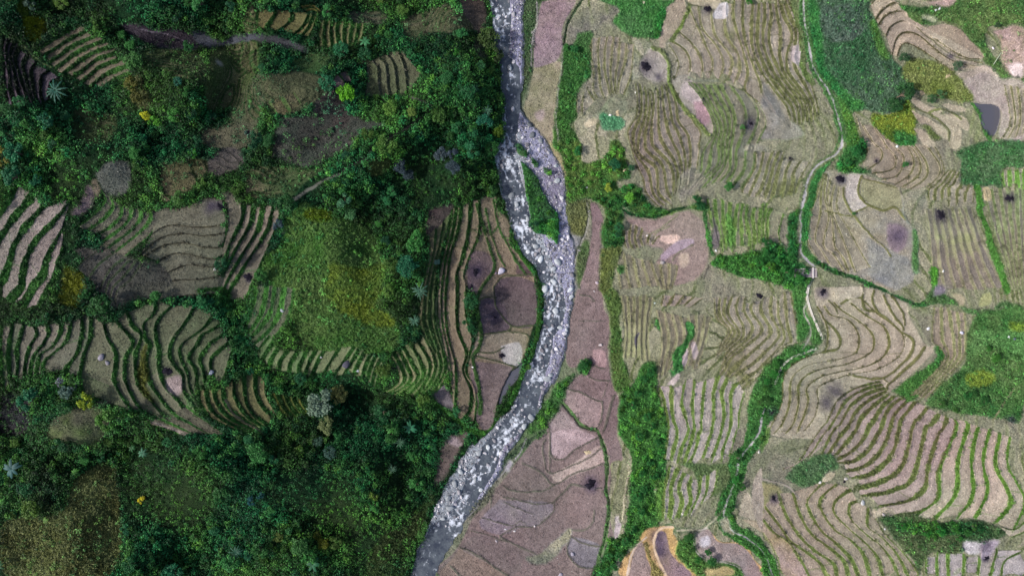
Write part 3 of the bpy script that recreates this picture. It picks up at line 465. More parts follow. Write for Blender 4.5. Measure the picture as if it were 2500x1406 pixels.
for s, h in (('K:760,80 850,90 910,130', 1.6), ('K:750,320 900,330 1000,320', 1), ('K:890,750 940,770 1000,775', 2), ('K:850,860 950,900 1040,895', 2), ('K:640,970 800,1020 900,1080 980,1095', 2.2), ('K:1090,1040 990,1380', 3.2), ('K:980,1100 970,1250 930,1340', 2), ('K:1040,900 980,1050', 1.2), ('K:470,1330 530,1200 600,1110 640,970 740,840', 1.6),
             ('O:480,0 490,250 600,290 720,200 930,90', 2), ('O:440,110 410,150 430,350 480,430 600,390 850,280 960,190', 1.7), ('O:475,150 480,420', 1.6), ('O:210,330 400,420 510,530 700,430 850,390 990,330', 1.8), ('O:30,540 110,590 300,600 450,580 520,530', 1.8), ('O:500,710 600,610 700,530 850,570 970,570', 2.6), ('O:40,650 200,690 350,720 500,700', 1.6), ('O:520,690 520,770 430,870 330,930 150,940 0,1020', 1.6), ('O:40,700 170,760 330,820', 1.3), ('O:0,890 120,920 190,880 260,920', 1), ('O:650,960 790,970 880,900 900,780', 1.8), ('O:0,1030 200,1130 340,1190', 1.8), ('O:680,1030 820,1100 960,1125', 1.8), ('O:670,1030 640,1130 660,1220 750,1310 900,1335', 2),
             ('N:2150,970 2350,1030 2500,1080', 1.4), ('N:2040,1130 2200,1200 2400,1340 2500,1400', 2.4), ('N:2250,850 2400,890 2500,920', 1.2), ('N:1950,1310 2050,1406', 2), ('N:2350,650 2330,760', 1.2)): stroke(s, h, (84, 78, 68), dh=.22, t=.25, soft=1.0)
poly('O:380,1180 480,1100 640,970 690,960 660,1060 600,1120 480,1260 380,1300 240,1230', (104, 108, 88), (132, 128, 118), GRASS, t=.7)
stroke('K:590,1100 700,1220 780,1320 900,1370;O:940,40 1020,300 1010,600 1045,700 1020,950 960,1200 890,1406', 4.4, (72, 92, 54), t=.7, v=.05, dh=-.15)
stroke('O:960,60 1035,320 1010,550 1050,700 1028,930 965,1200', 1.2, (36, 52, 30), dh=-.5)
stroke('K:590,1110 700,1240 780,1330 900,1380', 1.6, (52, 58, 42), dh=-.4)
poly('K:730,780 790,700 870,690 840,800 780,820', (52, 104, 44), None, GRASS, v=.45, t=1)
poly('K:640,870 740,820 640,960 590,1110 440,1330 280,1400 300,1320 400,1130 480,1060 520,950', (54, 104, 42), (74, 112, 50), GRASS, v=.22, t=1)
stroke('O:420,20 300,110 160,200 90,290 0,350 -150,530 -260,620 -450,920 -570,1150', 6, (78, 98, 62), v=.08, t=.8)
poly('N:2130,700 2300,560 2360,600 2250,760 2120,860', (96, 100, 70), (112, 108, 84), GRASS, t=.7)
stroke('O:250,100 180,250 40,420 -130,570 -150,660 -280,820 -450,1000', 1.2, (148, 142, 130))
poly('O:30,380 110,290 130,330 70,420', (156, 142, 146), None, FIELD)
# green valley between
poly('K:1060,0 1140,100 1150,400 1180,700 1250,900 1180,1000 1100,980 1040,700 1060,400 1000,100', (98, 114, 48), (78, 112, 44), GRASS, v=.05, t=1)
poly('K:1180,400 1280,380 1500,400 1500,760 1300,780 1230,700', (120, 122, 82), (104, 116, 66), GRASS, t=.7)
poly('K:1520,250 1590,240 1650,350 1550,420 1480,350', (64, 118, 46), None, GRASS, v=.1, t=1)
poly('K:1530,900 1560,560 1700,400 1750,420 1700,600 1660,700 1560,900', (122, 114, 98), (110, 108, 84), GRASS, t=.5)
poly('K:1760,350 1840,340 1850,480 1720,600 1720,780 1640,840 1650,650 1760,500', (60, 126, 52), None, GRASS, v=.08, t=1)
poly('K:1300,900 1370,760 1490,720 1510,900 1490,1010 1560,1200 1620,1406;O:1600,0 1590,330 1560,500 1480,500 1500,800 1490,960 1300,1100 1130,1250 1060,1406 900,1406 980,1200 1060,1050 1180,1000 1230,600 1260,330 1150,60;K:1130,1300 1160,1060', (44, 104, 40), (66, 116, 44), GRASS, v=.3, t=1)
poly('O:1500,500 1580,500 1560,650 1550,870 1500,860 1490,700', (88, 132, 44), None, GRASS, t=1)
poly('O:1080,330 1200,330 1260,360 1230,600 1180,850 1100,850 1050,650', (122, 118, 84), (104, 114, 66), GRASS, t=.6)
stroke('O:1250,350 1200,600 1165,880', 2.6, (158, 146, 122), FIELD)
poly('O:1100,830 1135,830 1140,900 1100,900', (150, 134, 130), None, FIELD, rough=.2); poly('O:1100,910 1165,900 1120,1050 1090,1040', (146, 128, 128), None, FIELD, rough=.3)
patch(['K:1570,30 1530,190', 'K:1990,80 1800,210'], [4], bw=3.8, cross=300, **RT)
patch(['K:2040,100 2060,300 2170,420 2060,600', 'K:2220,80 2180,250 2290,440 2190,560 2070,680', 'K:2430,100 2400,230 2500,420 2300,600 2190,700 2110,860', 'L:100,60 90,250 170,430 130,520;K:2450,700 2280,820 2200,870', 'L:160,130 160,300 210,450 190,550;K:2480,780 2380,850 2260,950', 'L:210,20 240,350 280,520 200,560;K:2500,840 2400,900 2300,1000', 'L:280,20 330,330 360,530 230,570 80,700;K:2440,870 2350,1000'], [3, 3, 2, 1, 1, 1], bw=4.1, cross=120, wob=.05, faint=.12, **RT)
GB = dict(tread=(168, 152, 142), tread2=(150, 138, 124), bund=(92, 118, 54), bund2=(108, 126, 62))
patch(['K:1510,940 1560,1100 1600,1300;O:1590,100 1560,330', 'K:1640,930 1640,1100 1650,1250;O:1690,40 1630,320', 'K:1770,880 1740,1100 1790,1300;O:1800,30 1730,200 1710,330', 'K:1960,850 1930,1200 1920,1390;O:1900,30 1870,200 1780,400', 'K:2090,820 2040,1000 2040,1200 2020,1390;O:2010,50 1960,200 1920,300', 'K:2190,850 2120,1000 2140,1200 2110,1390;O:2110,50 2060,200 2010,320', 'K:2280,890 2210,1010 2210,1250;O:2190,30 2140,170 2110,310', 'K:2340,1000 2290,1200 2280,1340;O:2260,30 2200,250 2170,290'], [1, 1, 2, 1, 1, 1, 1], bw=5.1, cross=160, wob=.06, trim=14, grassy=.2, **GB)
poly('K:1830,540 1860,515 1880,560 1890,640 1860,700 1840,640', (156, 142, 136), None, FIELD, rough=.4)
poly('K:1725,600 1790,575 1800,660 1770,750 1730,710', (146, 130, 124), None, FIELD, rough=.4)
poly('K:1590,930 1700,820 1720,850 1660,940', (164, 150, 140), None, FIELD, rough=.4)
poly('O:1700,330 2150,330 2220,280 2200,480 2050,650 1850,430', (98, 116, 64), (84, 112, 56), GRASS, t=.9)
patch(['O:1620,330 1560,600 1540,880', 'O:1710,350 1640,540 1640,700 1610,870', 'O:1770,400 1710,560 1740,700 1690,860', 'O:1840,430 1810,560 1820,700 1750,870', 'O:1910,440 1900,620 1800,860', 'O:1990,430 1970,600 1900,740', 'O:2080,370 2060,560 1990,690'], [1] * 6, bw=5.6, cross=120, wob=.05, trim=16, grassy=.2, **GB)
poly('O:1880,850 2060,660 2120,640 2060,760 1900,880 1780,900', (116, 120, 88), (86, 112, 56), GRASS, t=.7)
patch(['K:1480,180 1540,500 1500,880', 'K:1720,260 1760,500 1640,800', 'K:2040,260 1980,480 1900,780'], [3, 4], (140, 130, 106), (124, 116, 92), bund=(108, 112, 76), bw=3.2, faint=.5, cross=120)
patch(['K:1150,60 1190,400 1170,700', 'K:1480,60 1420,450 1440,720'], [5], (136, 128, 102), (122, 116, 90), bund=(106, 112, 72), bw=3.5, faint=.6, cross=120)
for s_ in ('K:1830,540 1860,515 1880,560 1890,640 1860,700 1840,640', 'K:1725,600 1790,575 1800,660 1770,750 1730,710'): poly(s_, (158, 144, 138), None, FIELD, rough=.4)
stroke('K:1800,360 1830,450 1760,560 1700,650 1700,780', 9, (62, 116, 56), v=.1, t=1)
# main south-east terraces
poly('L:0,800 230,600 420,560 540,590 340,750 210,860 190,1100 110,1280 0,1406;K:2360,1406 2380,1100 2420,950 2500,830', (56, 110, 42), (74, 126, 50), GRASS, v=.15, t=1)
poly('L:280,0 430,0 420,200 460,400 420,500 360,520 330,330', (58, 122, 44), (76, 126, 50), GRASS, v=.06, t=1)
poly('L:430,130 470,300 560,470 560,540 480,560 470,400', (72, 116, 48), None, GRASS, v=.1, t=1)
poly('L:500,0 560,0 1050,20 1240,80 1380,160 1400,260 1550,540 1640,560 1640,620 1240,1010 1150,990 800,1406 50,1406 190,1150 200,900 260,770 400,680 600,610 620,460 560,300 510,150', (156, 142, 122), (142, 130, 112), FIELD, t=.2, rough=.3)
T14 = dict(tread=(158, 142, 122), tread2=(142, 128, 110), bund=(88, 86, 52), bund2=(104, 104, 62))
patch(['L:520,180 600,330 625,480 590,610 400,680 250,780 200,900 190,1100 100,1300 50,1400', 'L:590,180 660,270 820,310 910,430 930,540 880,640 700,700 480,730 330,810 270,920 265,1100 200,1300 120,1400', 'L:680,140 760,220 930,330 1040,430 1070,540 1020,640 800,740 580,780 420,850 350,950 350,1100 310,1280 230,1400', 'L:840,150 1000,280 1150,370 1210,480 1200,600 1120,700 960,770 700,820 540,870 430,970 440,1080 400,1230 330,1400', 'L:950,110 1100,250 1280,380 1360,500 1330,640 1200,740 1050,800 870,830 700,880 540,960 540,1100 500,1250 400,1380'], [1, 1, 1, 1], bw=3.2, cross=260, wob=.03, step=.5, trim=3, grassy=.12, **T14)
for s, h in (('L:580,300 700,410 745,500 720,590 590,625', 3), ('L:960,0 950,100 840,110 760,160', 3.2), ('L:950,110 990,220 1090,240 1240,350 1340,440 1440,510 1440,600 1350,720 1200,850 1060,880', 3.4), ('L:1070,40 1050,130 1100,240', 3.1), ('L:1160,80 1240,250 1340,370 1350,410', 3.2), ('L:1240,90 1340,240 1360,360', 3.2), ('L:1550,580 1490,670 1230,910 1200,980', 3.6), ('L:1160,870 1220,920', 1.5), ('L:870,850 960,860 1050,890', 2), ('L:640,130 700,200 720,260', 2)): stroke(s, h, (90, 88, 54), dh=.25, t=.3)
poly('L:640,20 940,0 940,90 760,120 650,110', (164, 150, 132), (152, 138, 116), FIELD, rough=.4)
patch(['L:1150,890 900,960 720,1080 620,1280;Q:560,0 440,180 330,330 180,400', 'L:1190,960 1000,1020 850,1130 750,1300;Q:690,0 560,240', 'L:1210,1020 1080,1120 950,1250;Q:880,40 700,260', 'L:1340,1050 1200,1180 1120,1400;Q:1130,0 1020,200 870,310 720,330', 'L:1470,1090 1330,1260;Q:1310,0 1230,260 1050,420 870,480', 'L:1700,1200 1600,1330;Q:1560,0 1440,460 1250,590 960,650', 'L:1830,1250;Q:1850,0 1690,400 1680,660 1520,790 1270,830'], [2, 2, 2, 2, 2, 2], (156, 136, 124), (142, 124, 114), bund=(96, 94, 56), bund2=(98, 110, 58), bw=5.4, cross=260, wob=.03, step=.5, trim=5, grassy=.1)
patch(['L:1830,1250;Q:1850,0 1690,400 1680,660 1520,790 1400,860', 'L:1960,1270;Q:1960,0 1870,300 1850,620 1640,870', 'L:2080,1310;Q:2050,30 2000,300 2010,640 1850,860', 'L:2170,1340;Q:2170,30 2110,300 2150,600 2020,870', 'Q:2270,30 2230,350 2330,560 2370,720 2220,910', 'Q:2380,60 2350,330 2440,520 2520,700 2400,980'], [1, 1, 1, 1, 1], (166, 146, 128), (148, 134, 116), bund=(76, 118, 38), bund2=(92, 124, 50), bw=5.4, cross=200, wob=.03, step=.5, trim=10, grassy=.1)
poly('L:1250,1000 1640,700 1640,600 1700,540 1740,610 1730,700 1450,1060', (58, 116, 42), (80, 126, 48), GRASS, v=.1, t=1)
patch(['L:1640,180 1620,500 1700,580 1720,720 1400,1050', 'L:1780,200 1830,560 1800,720 1470,1060', 'L:1940,230 1950,550 1900,720 1550,1090'], [2, 2], (148, 130, 112), (130, 118, 100), bund=(98, 104, 62), bw=3.8, faint=.35, cross=200)
poly('L:1960,600 2000,330 2100,250 2300,200 2500,240 2500,1200 2300,1260 2000,1220 1700,1160 1560,1100 1700,950 1900,780', (60, 112, 44), (88, 118, 56), GRASS, v=.14, t=1)
poly('L:1950,820 2100,780 2220,850 2150,950 1960,930', (108, 132, 32), None, GRASS, v=.1, t=1)
poly('L:2350,330 2500,350 2500,430 2400,430', (104, 134, 30), None, GRASS, v=.1, t=1)
poly('L:2020,420 2500,450 2500,640 2300,620 2180,560 2000,640', (78, 130, 56), (96, 134, 66), GRASS, v=.04, t=1)
stroke('L:2400,970 2300,1120 2200,1280', 3, (128, 128, 84), t=.3)
poly('Q:200,480 350,340 560,255 700,285 720,400 600,410 550,510 380,560', (84, 114, 66), (66, 112, 48), GRASS, v=.05, t=1)
poly('Q:570,480 630,420 700,430 640,500 580,520', (156, 142, 118), None, FIELD, rough=.3)
poly('Q:0,0 80,0 0,250', (96, 134, 52), None, GRASS, t=1)
poly('Q:0,500 180,600 270,900 560,1200 640,1406 240,1406 100,1150 0,980', (132, 122, 88), (112, 120, 70), FIELD, t=.4)
poly('Q:0,880 110,1000 250,1090 350,1250 440,1406 230,1406 120,1150 0,960', (140, 122, 92), (146, 126, 116), FIELD, t=.2, rough=.4)
patch(['Q:0,860 110,990 250,1080 350,1230 450,1420', 'Q:20,740 150,900 270,1070 430,1180 560,1290 620,1420', 'Q:150,600 230,820 370,1030 530,1180 680,1280 720,1420', 'Q:290,600 370,830 470,1000 620,1120 780,1260 830,1420', 'Q:600,500 450,650 440,750 560,960 710,1090 850,1240 930,1420', 'Q:720,520 570,660 570,780 700,970 850,1060 980,1220 1030,1420', 'Q:860,570 710,680 690,800 830,950 970,1070 1100,1220 1150,1420', 'Q:920,690 840,730 850,860 1000,1010 1130,1110 1250,1270 1300,1420', 'Q:1020,740 1010,930 1130,1020 1290,1200 1400,1420', 'Q:1090,860 1170,1000 1350,1180 1480,1350 1500,1420'], [1] * 9, (154, 136, 118), (138, 122, 104), bund=(94, 100, 52), bund2=(98, 114, 58), bw=4.6, cross=240, wob=.03, step=.45, trim=4, grassy=.15)
poly('Q:1050,770 1200,750 1260,770 1260,820 1180,840 1070,850', (150, 134, 116), None, FIELD, rough=.3)
poly('Q:1100,850 1400,810 1700,890 2050,870 2250,950 2350,1010 2250,1060 2100,1080 1800,1200 1620,1170 1530,1300 1520,1406 1480,1330 1300,1100', (62, 92, 46), (96, 108, 62), GRASS, v=.14, t=1)
poly('Q:1280,900 2000,900 2100,980 1700,1010 1350,990', (44, 82, 40), (58, 92, 44), GRASS, v=.5, t=1)
patch(['Q:1560,1180 1560,1430', 'Q:1770,1180 1780,1430', 'Q:1930,1180 1930,1430', 'Q:2250,1130 2170,1430', 'Q:2530,1150 2320,1250 2280,1430', 'Q:2560,1330 2480,1430'], [2, 1, 2, 1, 1], (162, 146, 146), (146, 130, 120), bund=(84, 108, 48), bw=4.6, cross=300, wob=.03, trim=16)
patch(['Q:2240,930 2400,960 2520,880', 'Q:2350,1050 2520,980'], [1], (160, 146, 128), bund=(84, 108, 48), bw=2.6)
poly('Q:1930,1080 2100,1080 2080,1180 1990,1200 1930,1160', (164, 150, 150), None, FIELD); poly('Q:2100,1070 2280,1080 2200,1180 2150,1250 2090,1200', (158, 138, 146), None, FIELD)
# orange earth and the lower right corner near the path
poly('O:1180,1230 1300,1120 1400,960 1650,930 1640,980 1700,1060 1700,1180 1880,1370 1860,1406 1190,1406', (156, 126, 96), (166, 128, 86), FIELD, rough=.5)
poly('O:1220,1406 1300,1130 1370,1090 1400,1220 1450,1406', (136, 112, 106), (122, 102, 98), FIELD, rough=.4)
poly('O:1370,1090 1410,1080 1440,1230 1560,1390 1450,1406 1440,1300', (128, 118, 56), None, GRASS, t=1, rough=.3)
poly('O:1480,1000 1580,990 1620,1150 1700,1260 1830,1406 1590,1406 1490,1200', (130, 106, 92), (116, 92, 98), FIELD, rough=.4)
poly('O:1700,1060 1860,1000 1870,1180 2000,1280 2250,1300 2350,1406 1900,1406 1700,1200', (58, 112, 38), (84, 120, 44), GRASS, v=.14, t=1)
poly('O:1970,1330 2200,1330 2230,1406 1980,1406', (144, 124, 88), None, FIELD)
poly('O:1990,950 2100,1080 2350,1110 2420,1230 2500,1330 2500,1406 2400,1300 2200,1150 2020,1060', (156, 122, 84), None, FIELD, rough=.6)
poly('O:1870,1010 1990,950 2080,1080 2300,1110 2420,1240 2500,1406 2360,1406 2260,1290 2000,1240 1880,1160', (142, 126, 122), (124, 104, 98), FIELD, rough=.4)
poly('O:1900,1040 1990,1020 1990,1120 1910,1130', (166, 154, 156), None, FIELD)
poly('O:2270,820 2360,600 2450,860', (150, 136, 118), None, FIELD, rough=.3)
poly('O:2290,860 2450,880 2500,960 2500,990', (140, 124, 104), None, FIELD, rough=.3)
poly('O:2420,500 2500,380 2500,960 2400,700', (146, 132, 118), (132, 118, 106), FIELD, rough=.4)
# ---- green verges, then the paths themselves
stroke('D:300,0 330,150 390,400 400,640 480,800', 7, (98, 114, 62), t=.8)
stroke('D:400,0 400,180 440,350 460,520 500,660 570,770 640,880 690,990 730,1130 770,1280 750,1400;H:760,20 700,110 560,190', 10, (72, 116, 52), t=1, v=.05)
stroke('H:600,200 530,300 480,420 460,560 420,720 400,900', 9, (52, 116, 48), t=1, v=.1)
stroke('H:760,20 700,110 560,190 480,270 430,390 400,540', 8, (104, 118, 70), t=.6)
stroke('O:2450,0 2370,180 2280,300 2260,440 2200,620 2150,740 2140,840 2200,960 2350,1040 2500,1160', 20, (60, 112, 42), t=1, v=.18)
stroke('Q:-20,1130 60,1280 110,1420', 16, (62, 118, 40), t=1, v=.18)
PTH = (152, 148, 134)
def path(s, hw=2.6, c=PTH):
    stroke(s, hw + 4.5, None, v=0)
    stroke(s, hw, c, PATH, v=0, t=0, dh=0.05, noisy=.45)
path('D:400,-20 400,180 440,350 460,520 500,660 570,770 640,880 690,990 730,1130 770,1280 750,1400;H:760,20 700,110 560,190 480,270 430,390 400,540 370,680 375,800 370,940 380,1050 500,1170', 2.3)
path('H:480,1300 440,1400;L:445,-10 435,60', 2.4)
path('L:430,150 400,250 465,400 450,490 380,600', 1.8, (150, 148, 120))
path('L:30,1160 0,1230;O:2470,40 2370,180 2280,300 2260,440 2200,620 2150,740 2140,840 2200,960 2350,1040 2500,1160;Q:60,1280 110,1420', 2.0)
path('O:2140,760 2030,880 1930,960 1820,965 1690,970', 1.6, (158, 152, 116))
path('O:1650,935 1560,940 1500,980 1470,1080 1500,1220 1590,1420', 2.6, (186, 160, 118))
path('O:1400,1040 1310,1110 1250,1230 1210,1420', 1.8, (176, 158, 128))
path('O:1980,945 1870,1000 1860,1150 1950,1230 2250,1310 2350,1420', 1.6, (156, 150, 126))
path('Q:0,480 100,500 250,550 370,680', 1.8, (140, 130, 108))
poly('O:2080,900 2160,840 2180,960 2240,1020 2130,990', (150, 152, 124), None, GRASS, t=.2)
# small water slips between terraces
poly('K:1340,430 1310,500 1310,600 1290,560 1285,490 1310,440', (70, 66, 70), None, POND, dh=-.3, rough=.2)
# ---- soot stains on the ground around the burnt straw
def stain(x, y, r, c=(58, 48, 66), a=.75, e=1.0):
    sl = box(np.array([[x - r * 1.5, y - r * 1.5], [x + r * 1.5, y + r * 1.5]]))
    d = np.hypot((GX[sl] - x + WX[sl] * .8) / e, GY[sl] - y + WY[sl] * .8) / r
    k = np.clip(1.25 - d + gr2[sl] * .35, 0, 1)[..., None] * a
    m = (cls[sl] != PATH)[..., None]
    col[sl] = np.where(m, col[sl] * (1 - k) + lin(c) * k, col[sl])
BURN = [(1728, 22, 12, 15), (1578, 163, 14, 26), (1717, 241, 4, 5), (1832, 302, 6, 24), (1931, 388, 6, 9), (2053, 438, 12, 17), (2139, 394, 4, 10), (2297, 525, 12, 24), (2466, 485, 12, 16), (2010, 712, 9, 16), (1855, 722, 8, 20), (1602, 1310, 0, 24), (1612, 1350, 0, 20), (1443, 1181, 16, 22), (2035, 955, 0, 30), (2015, 985, 0, 22), (1886, 1006, 6, 13), (2470, 1026, 8, 15), (1223, 868, 9, 12), (1160, 665, 10, 26), (1150, 700, 6, 12), (1208, 775, 4, 18), (537, 505, 10, 14), (515, 505, 0, 22), (608, 678, 12, 10), (632, 692, 7, 9), (409, 905, 13, 12), (960, 900, 8, 10), (955, 934, 5, 6), (1888, 1215, 8, 18), (2410, 1330, 0, 18), (2408, 1362, 7, 10), (605, 325, 6, 8), (2320, 140, 0, 12), (1607, 190, 0, 12), (2062, 1175, 4, 7), (2190, 575, 0, 26)]
for x, y, r0, r1 in BURN: stain(x, y, r1)
# ------------------------------------------------------------------ river bed
riv = polymask(rivpoly, 1.5, False)
bedc = lin((146, 145, 152)) * (1 - .25 * gr2[..., None] + .2 * gr3[..., None])
WATER = [pts(s) for s in ('Z:1195,-40 1243,-40 1246,60 1240,140 1268,165 1272,230 1268,290 1262,330 1258,380 1268,430 1288,480 1296,540 1302,572 1312,600 1328,640 1346,670 1374,702 1380,760 1366,800 1352,828 1344,860 1335,900 1326,950 1310,1000 1290,1046 1260,1062 1232,1085 1205,1150 1172,1200 1152,1240 1136,1268 1108,1310 1080,1360 1050,1440 985,1440 1012,1380 1032,1320 1056,1285 1090,1265 1105,1240 1130,1200 1150,1150 1183,1084 1220,1046 1253,1000 1271,950 1292,900 1312,840 1322,800 1326,740 1322,700 1310,660 1275,620 1254,580 1252,545 1236,500 1226,450 1214,400 1214,370 1232,330 1228,260 1225,180 1212,120 1207,60',)]
wat = polymask(WATER[0], .8, False) & riv
isl = polymask(pts('G:190,170 270,230 350,330 420,480 500,600 560,740 565,900 540,950 480,880 380,860 320,830 270,760 290,680 260,500 230,350'), .8)
isl2 = polymask(pts('G:290,120 360,170 370,220 320,220'), .8) | polymask(pts('G:150,0 220,20 250,110 180,110'), .8) | polymask(pts('G:420,230 480,260 480,310 430,290'), .8)
col[riv] = bedc[riv]; cls[riv] = BED; veg[riv] = 0; tuft[riv] = 0; dz[riv] = 0
brown = lin((120, 108, 112)); 
k = np.clip(gr1 * 2.2, 0, .6)[..., None]; kk = (riv & ~wat)
col[kk] = (col * (1 - k) + brown * k)[kk]
for m_, c_ in ((isl, (52, 92, 48)), (isl2, (74, 104, 64))):
    cls[m_] = GRASS; veg[m_] = .35; tuft[m_] = 1
    col[m_] = (lin(c_) * (1 + .3 * gr2[..., None]))[m_]
mg = polymask(pts('G:380,760 540,730 560,900 540,950 480,880 400,850'), .8); col[mg] = (lin((56, 128, 44)) * (1 + .3 * gr2[..., None]))[mg]
# thick and thin places in the wood
big = vnoise(NH, NW, 75, 41, 2); big2 = vnoise(NH, NW, 55, 43, 2)
veg = np.where(isleft & (veg > .6), veg * np.clip(.85 + big * 1.3, .25, 1.2), veg)
# cool soils; blue-green grass, on the right greyed to paint in haze
col = col * np.where(cls == FIELD, 1 + .16 * gr1 + .22 * gr2 + .22 * gr3, 1 + .1 * gr3)[..., None]
tint = np.clip(vnoise(NH, NW, 110, 45, 3) * 1.4, -1, 1)[..., None]; col = np.where((cls == FIELD)[..., None], col * (1 + tint * np.array([.02, -.09, -.02])) * (1 - .12 * np.abs(tint)), col)
isf = (cls == FIELD)[..., None]; rt = ~isleft[..., None]
col = np.where(isf & rt, col * (np.array([1.28, 1.38, 1.46]) * (1 - bundm[..., None]) + np.array([.80, .84, .92]) * bundm[..., None]), np.where(isf, col * (np.array([1.14, 1.24, 1.26]) * (1 - bundm[..., None]) + bundm[..., None]), np.where(rt, (col * .9 + col.mean(-1, keepdims=True) * .1) * np.array([1.0, 1.0, 1.25]), col * np.array([.95, 1.05, 1.05]))))
PONDS = ['D:2030,990 2200,1000 2270,1060 2250,1200 2190,1300 2100,1200 2080,1080', 'Z:1248,905 1262,898 1276,885 1262,925 1240,950 1222,985 1216,985 1228,945']; PLV = []
# ------------------------------------------------------------------ height of the ground
def blur(a, n):
    for _ in range(n):
        p = np.pad(a, 1, mode='edge')
        a = (p[:-2, 1:-1] + p[2:, 1:-1] + p[1:-1, :-2] + p[1:-1, 2:] + 2 * a) / 6
    return a
dxr = np.minimum(np.abs(GX - np.interp(gy, RIVL[:, 1], RIVL[:, 0])[:, None]), np.abs(GX - np.interp(gy, RIVR[:, 1], RIVR[:, 0])[:, None])) * S
def ridge(s, wd, hgt):
    P, _ = resample(pts(s), 40); d = np.full((NH, NW), 1e9)
    for a_, b_ in P: d = np.minimum(d, np.hypot(GX - a_, GY - b_))
    return hgt * np.exp(-(d / wd) ** 2)
RELIEF = 1.5 * (3.0 * vnoise(NH, NW, 90, 31, 2) + ridge('Z:700,490 860,410 980,320 1055,250', 60, 4.5) + ridge('Z:350,140 430,200 450,300', 70, 3.5) + ridge('Z:60,300 250,400', 60, 3) + ridge('Z:620,170 700,230 780,200', 60, 2.5) - ridge('Z:380,330 500,300 590,160', 45, 4) - ridge('Z:300,100 450,100 600,110 750,140', 45, 4) + ridge('Z:1120,40 1180,300 1140,420', 60, 4) - ridge('Z:560,720 610,880 760,950 960,960', 40, 3.5) + ridge('Z:800,560 860,720', 90, 3) + ridge('Z:400,1130 640,1190 900,1110', 60, 3.5) - ridge('Z:20,1060 200,1120 400,1090', 40, 3.5) - ridge('Z:420,1400 560,1280 800,1250', 50, 3))
Zs = np.where(isleft, .9 + .12 * np.clip(dxr - 2, 0, None) + RELIEF, .9 + .055 * np.clip(dxr - 14, 0, None) + .01 * dxr + 1.2 * vnoise(NH, NW, 200, 33, 2))
Zs = np.where(dxr < 12, Zs * np.clip(dxr / 12, 0, 1) + .9 * (1 - np.clip(dxr / 12, 0, 1)), Zs)
Zs[riv] = -.35
CF = 8
Zc = blur(Zs, 6)[::CF, ::CF].copy(); Zt = Zc.copy(); hc, wc = Zc.shape
GXf = np.zeros((NH, NW)); GYf = np.zeros((NH, NW)); Wf = np.zeros((NH, NW))
for sl, ins, V, dst, lipz, step in PATCH_H:
    gyv, gxv = np.gradient(V); gzy, gzx = np.gradient(Zs[sl])
    okk = ins & (np.hypot(gxv, gyv) < .8)
    sgn = 1 if (gxv * gzx + gyv * gzy)[okk].sum() >= 0 else -1
    a = GXf[sl]; b = GYf[sl]; c = Wf[sl]
    a[okk] = (sgn * step * gxv)[okk] * CF; b[okk] = (sgn * step * gyv)[okk] * CF; c[okk] = 1
    d = dz[sl]; keep = ins & ~riv[sl]
    d[keep] = (sgn * step * dst + np.where(lipz[1] * sgn > 0, .42, -.22) * lipz[0] + .08 * lipz[2])[keep] + np.clip(d[keep], -.5, .35) * .3
ax = blur(GXf, 3)[::CF, ::CF]; ay = blur(GYf, 3)[::CF, ::CF]; aw = blur(Wf, 3)[::CF, ::CF]
ty, tx = np.gradient(Zt)
lf = isleft[::CF, ::CF]; wR = blur(np.where(lf, 0, aw), 60) + 1e-4
ex = blur(np.where(lf, 0, ax), 60) / wR; ey = blur(np.where(lf, 0, ay), 60) / wR
un = ~lf & (aw < .5); tx = np.where(un, ex * (1 - aw) + ax, tx * (1 - aw) + ax); ty = np.where(un, ey * (1 - aw) + ay, ty * (1 - aw) + ay)
lam = .008 + .6 * (blur(riv.astype(float), 4)[::CF, ::CF] > .1)
hx = (tx[:, 1:] + tx[:, :-1]) / 2; hy = (ty[1:] + ty[:-1]) / 2
for it in range(900):
    num = lam * Zt; den = lam.copy()
    num[:, :-1] += Zc[:, 1:] - hx; den[:, :-1] += 1
    num[:, 1:] += Zc[:, :-1] + hx; den[:, 1:] += 1
    num[:-1] += Zc[1:] - hy; den[:-1] += 1
    num[1:] += Zc[:-1] + hy; den[1:] += 1
    Zc = num / den
yy = np.arange(NH) / CF; xx = np.arange(NW) / CF
iy = np.minimum(yy.astype(int), hc - 2); ix = np.minimum(xx.astype(int), wc - 2); fy = (yy - iy)[:, None]; fx = xx - ix
Zb = (Zc[iy][:, ix] * (1 - fx) + Zc[iy][:, ix + 1] * fx) * (1 - fy) + (Zc[iy + 1][:, ix] * (1 - fx) + Zc[iy + 1][:, ix + 1] * fx) * fy
Zb = blur(Zb, 4)
# old, half overgrown terraces follow the contours wherever nothing else grows on the eastern slope
STEP = .5; Vc = Zb / STEP + .25 * gr1 + .05 * wx2; g_y, g_x = np.gradient(Zb / STEP); Gm = np.clip(np.hypot(g_x, g_y) / G, .012, None)
rd = np.round(Vc); dd = np.abs(Vc - rd) / Gm; hbp = np.minimum(3.2 * (1 + .4 * gr2), .3 / Gm)
old = (~painted) & (~isleft) & (~riv) & (cls != PATH) & (GX > xr + 110)
om = np.clip(blur(old.astype(float), 2) * 1.6 - .5, 0, 1)
ab = np.clip((hbp - dd) / 1.8 + .5, 0, 1) * np.clip(.75 + gr1 * .9, .15, .9)
kq = np.clip(np.abs(np.sin(rd * 12.9898 + np.sign(Vc - rd) * 4.1 + np.floor((GY + 60 * gr1) / 90) * 7.3) * 437.5) % 1, 0, 1)[..., None]
tr_ = (lin((150, 140, 118)) * (1 - kq) + lin((122, 120, 92)) * kq) * np.array([1.25, 1.32, 1.38]); bn_ = lin((84, 94, 56))
newc = tr_ * (1 - ab[..., None]) + bn_ * ab[..., None]
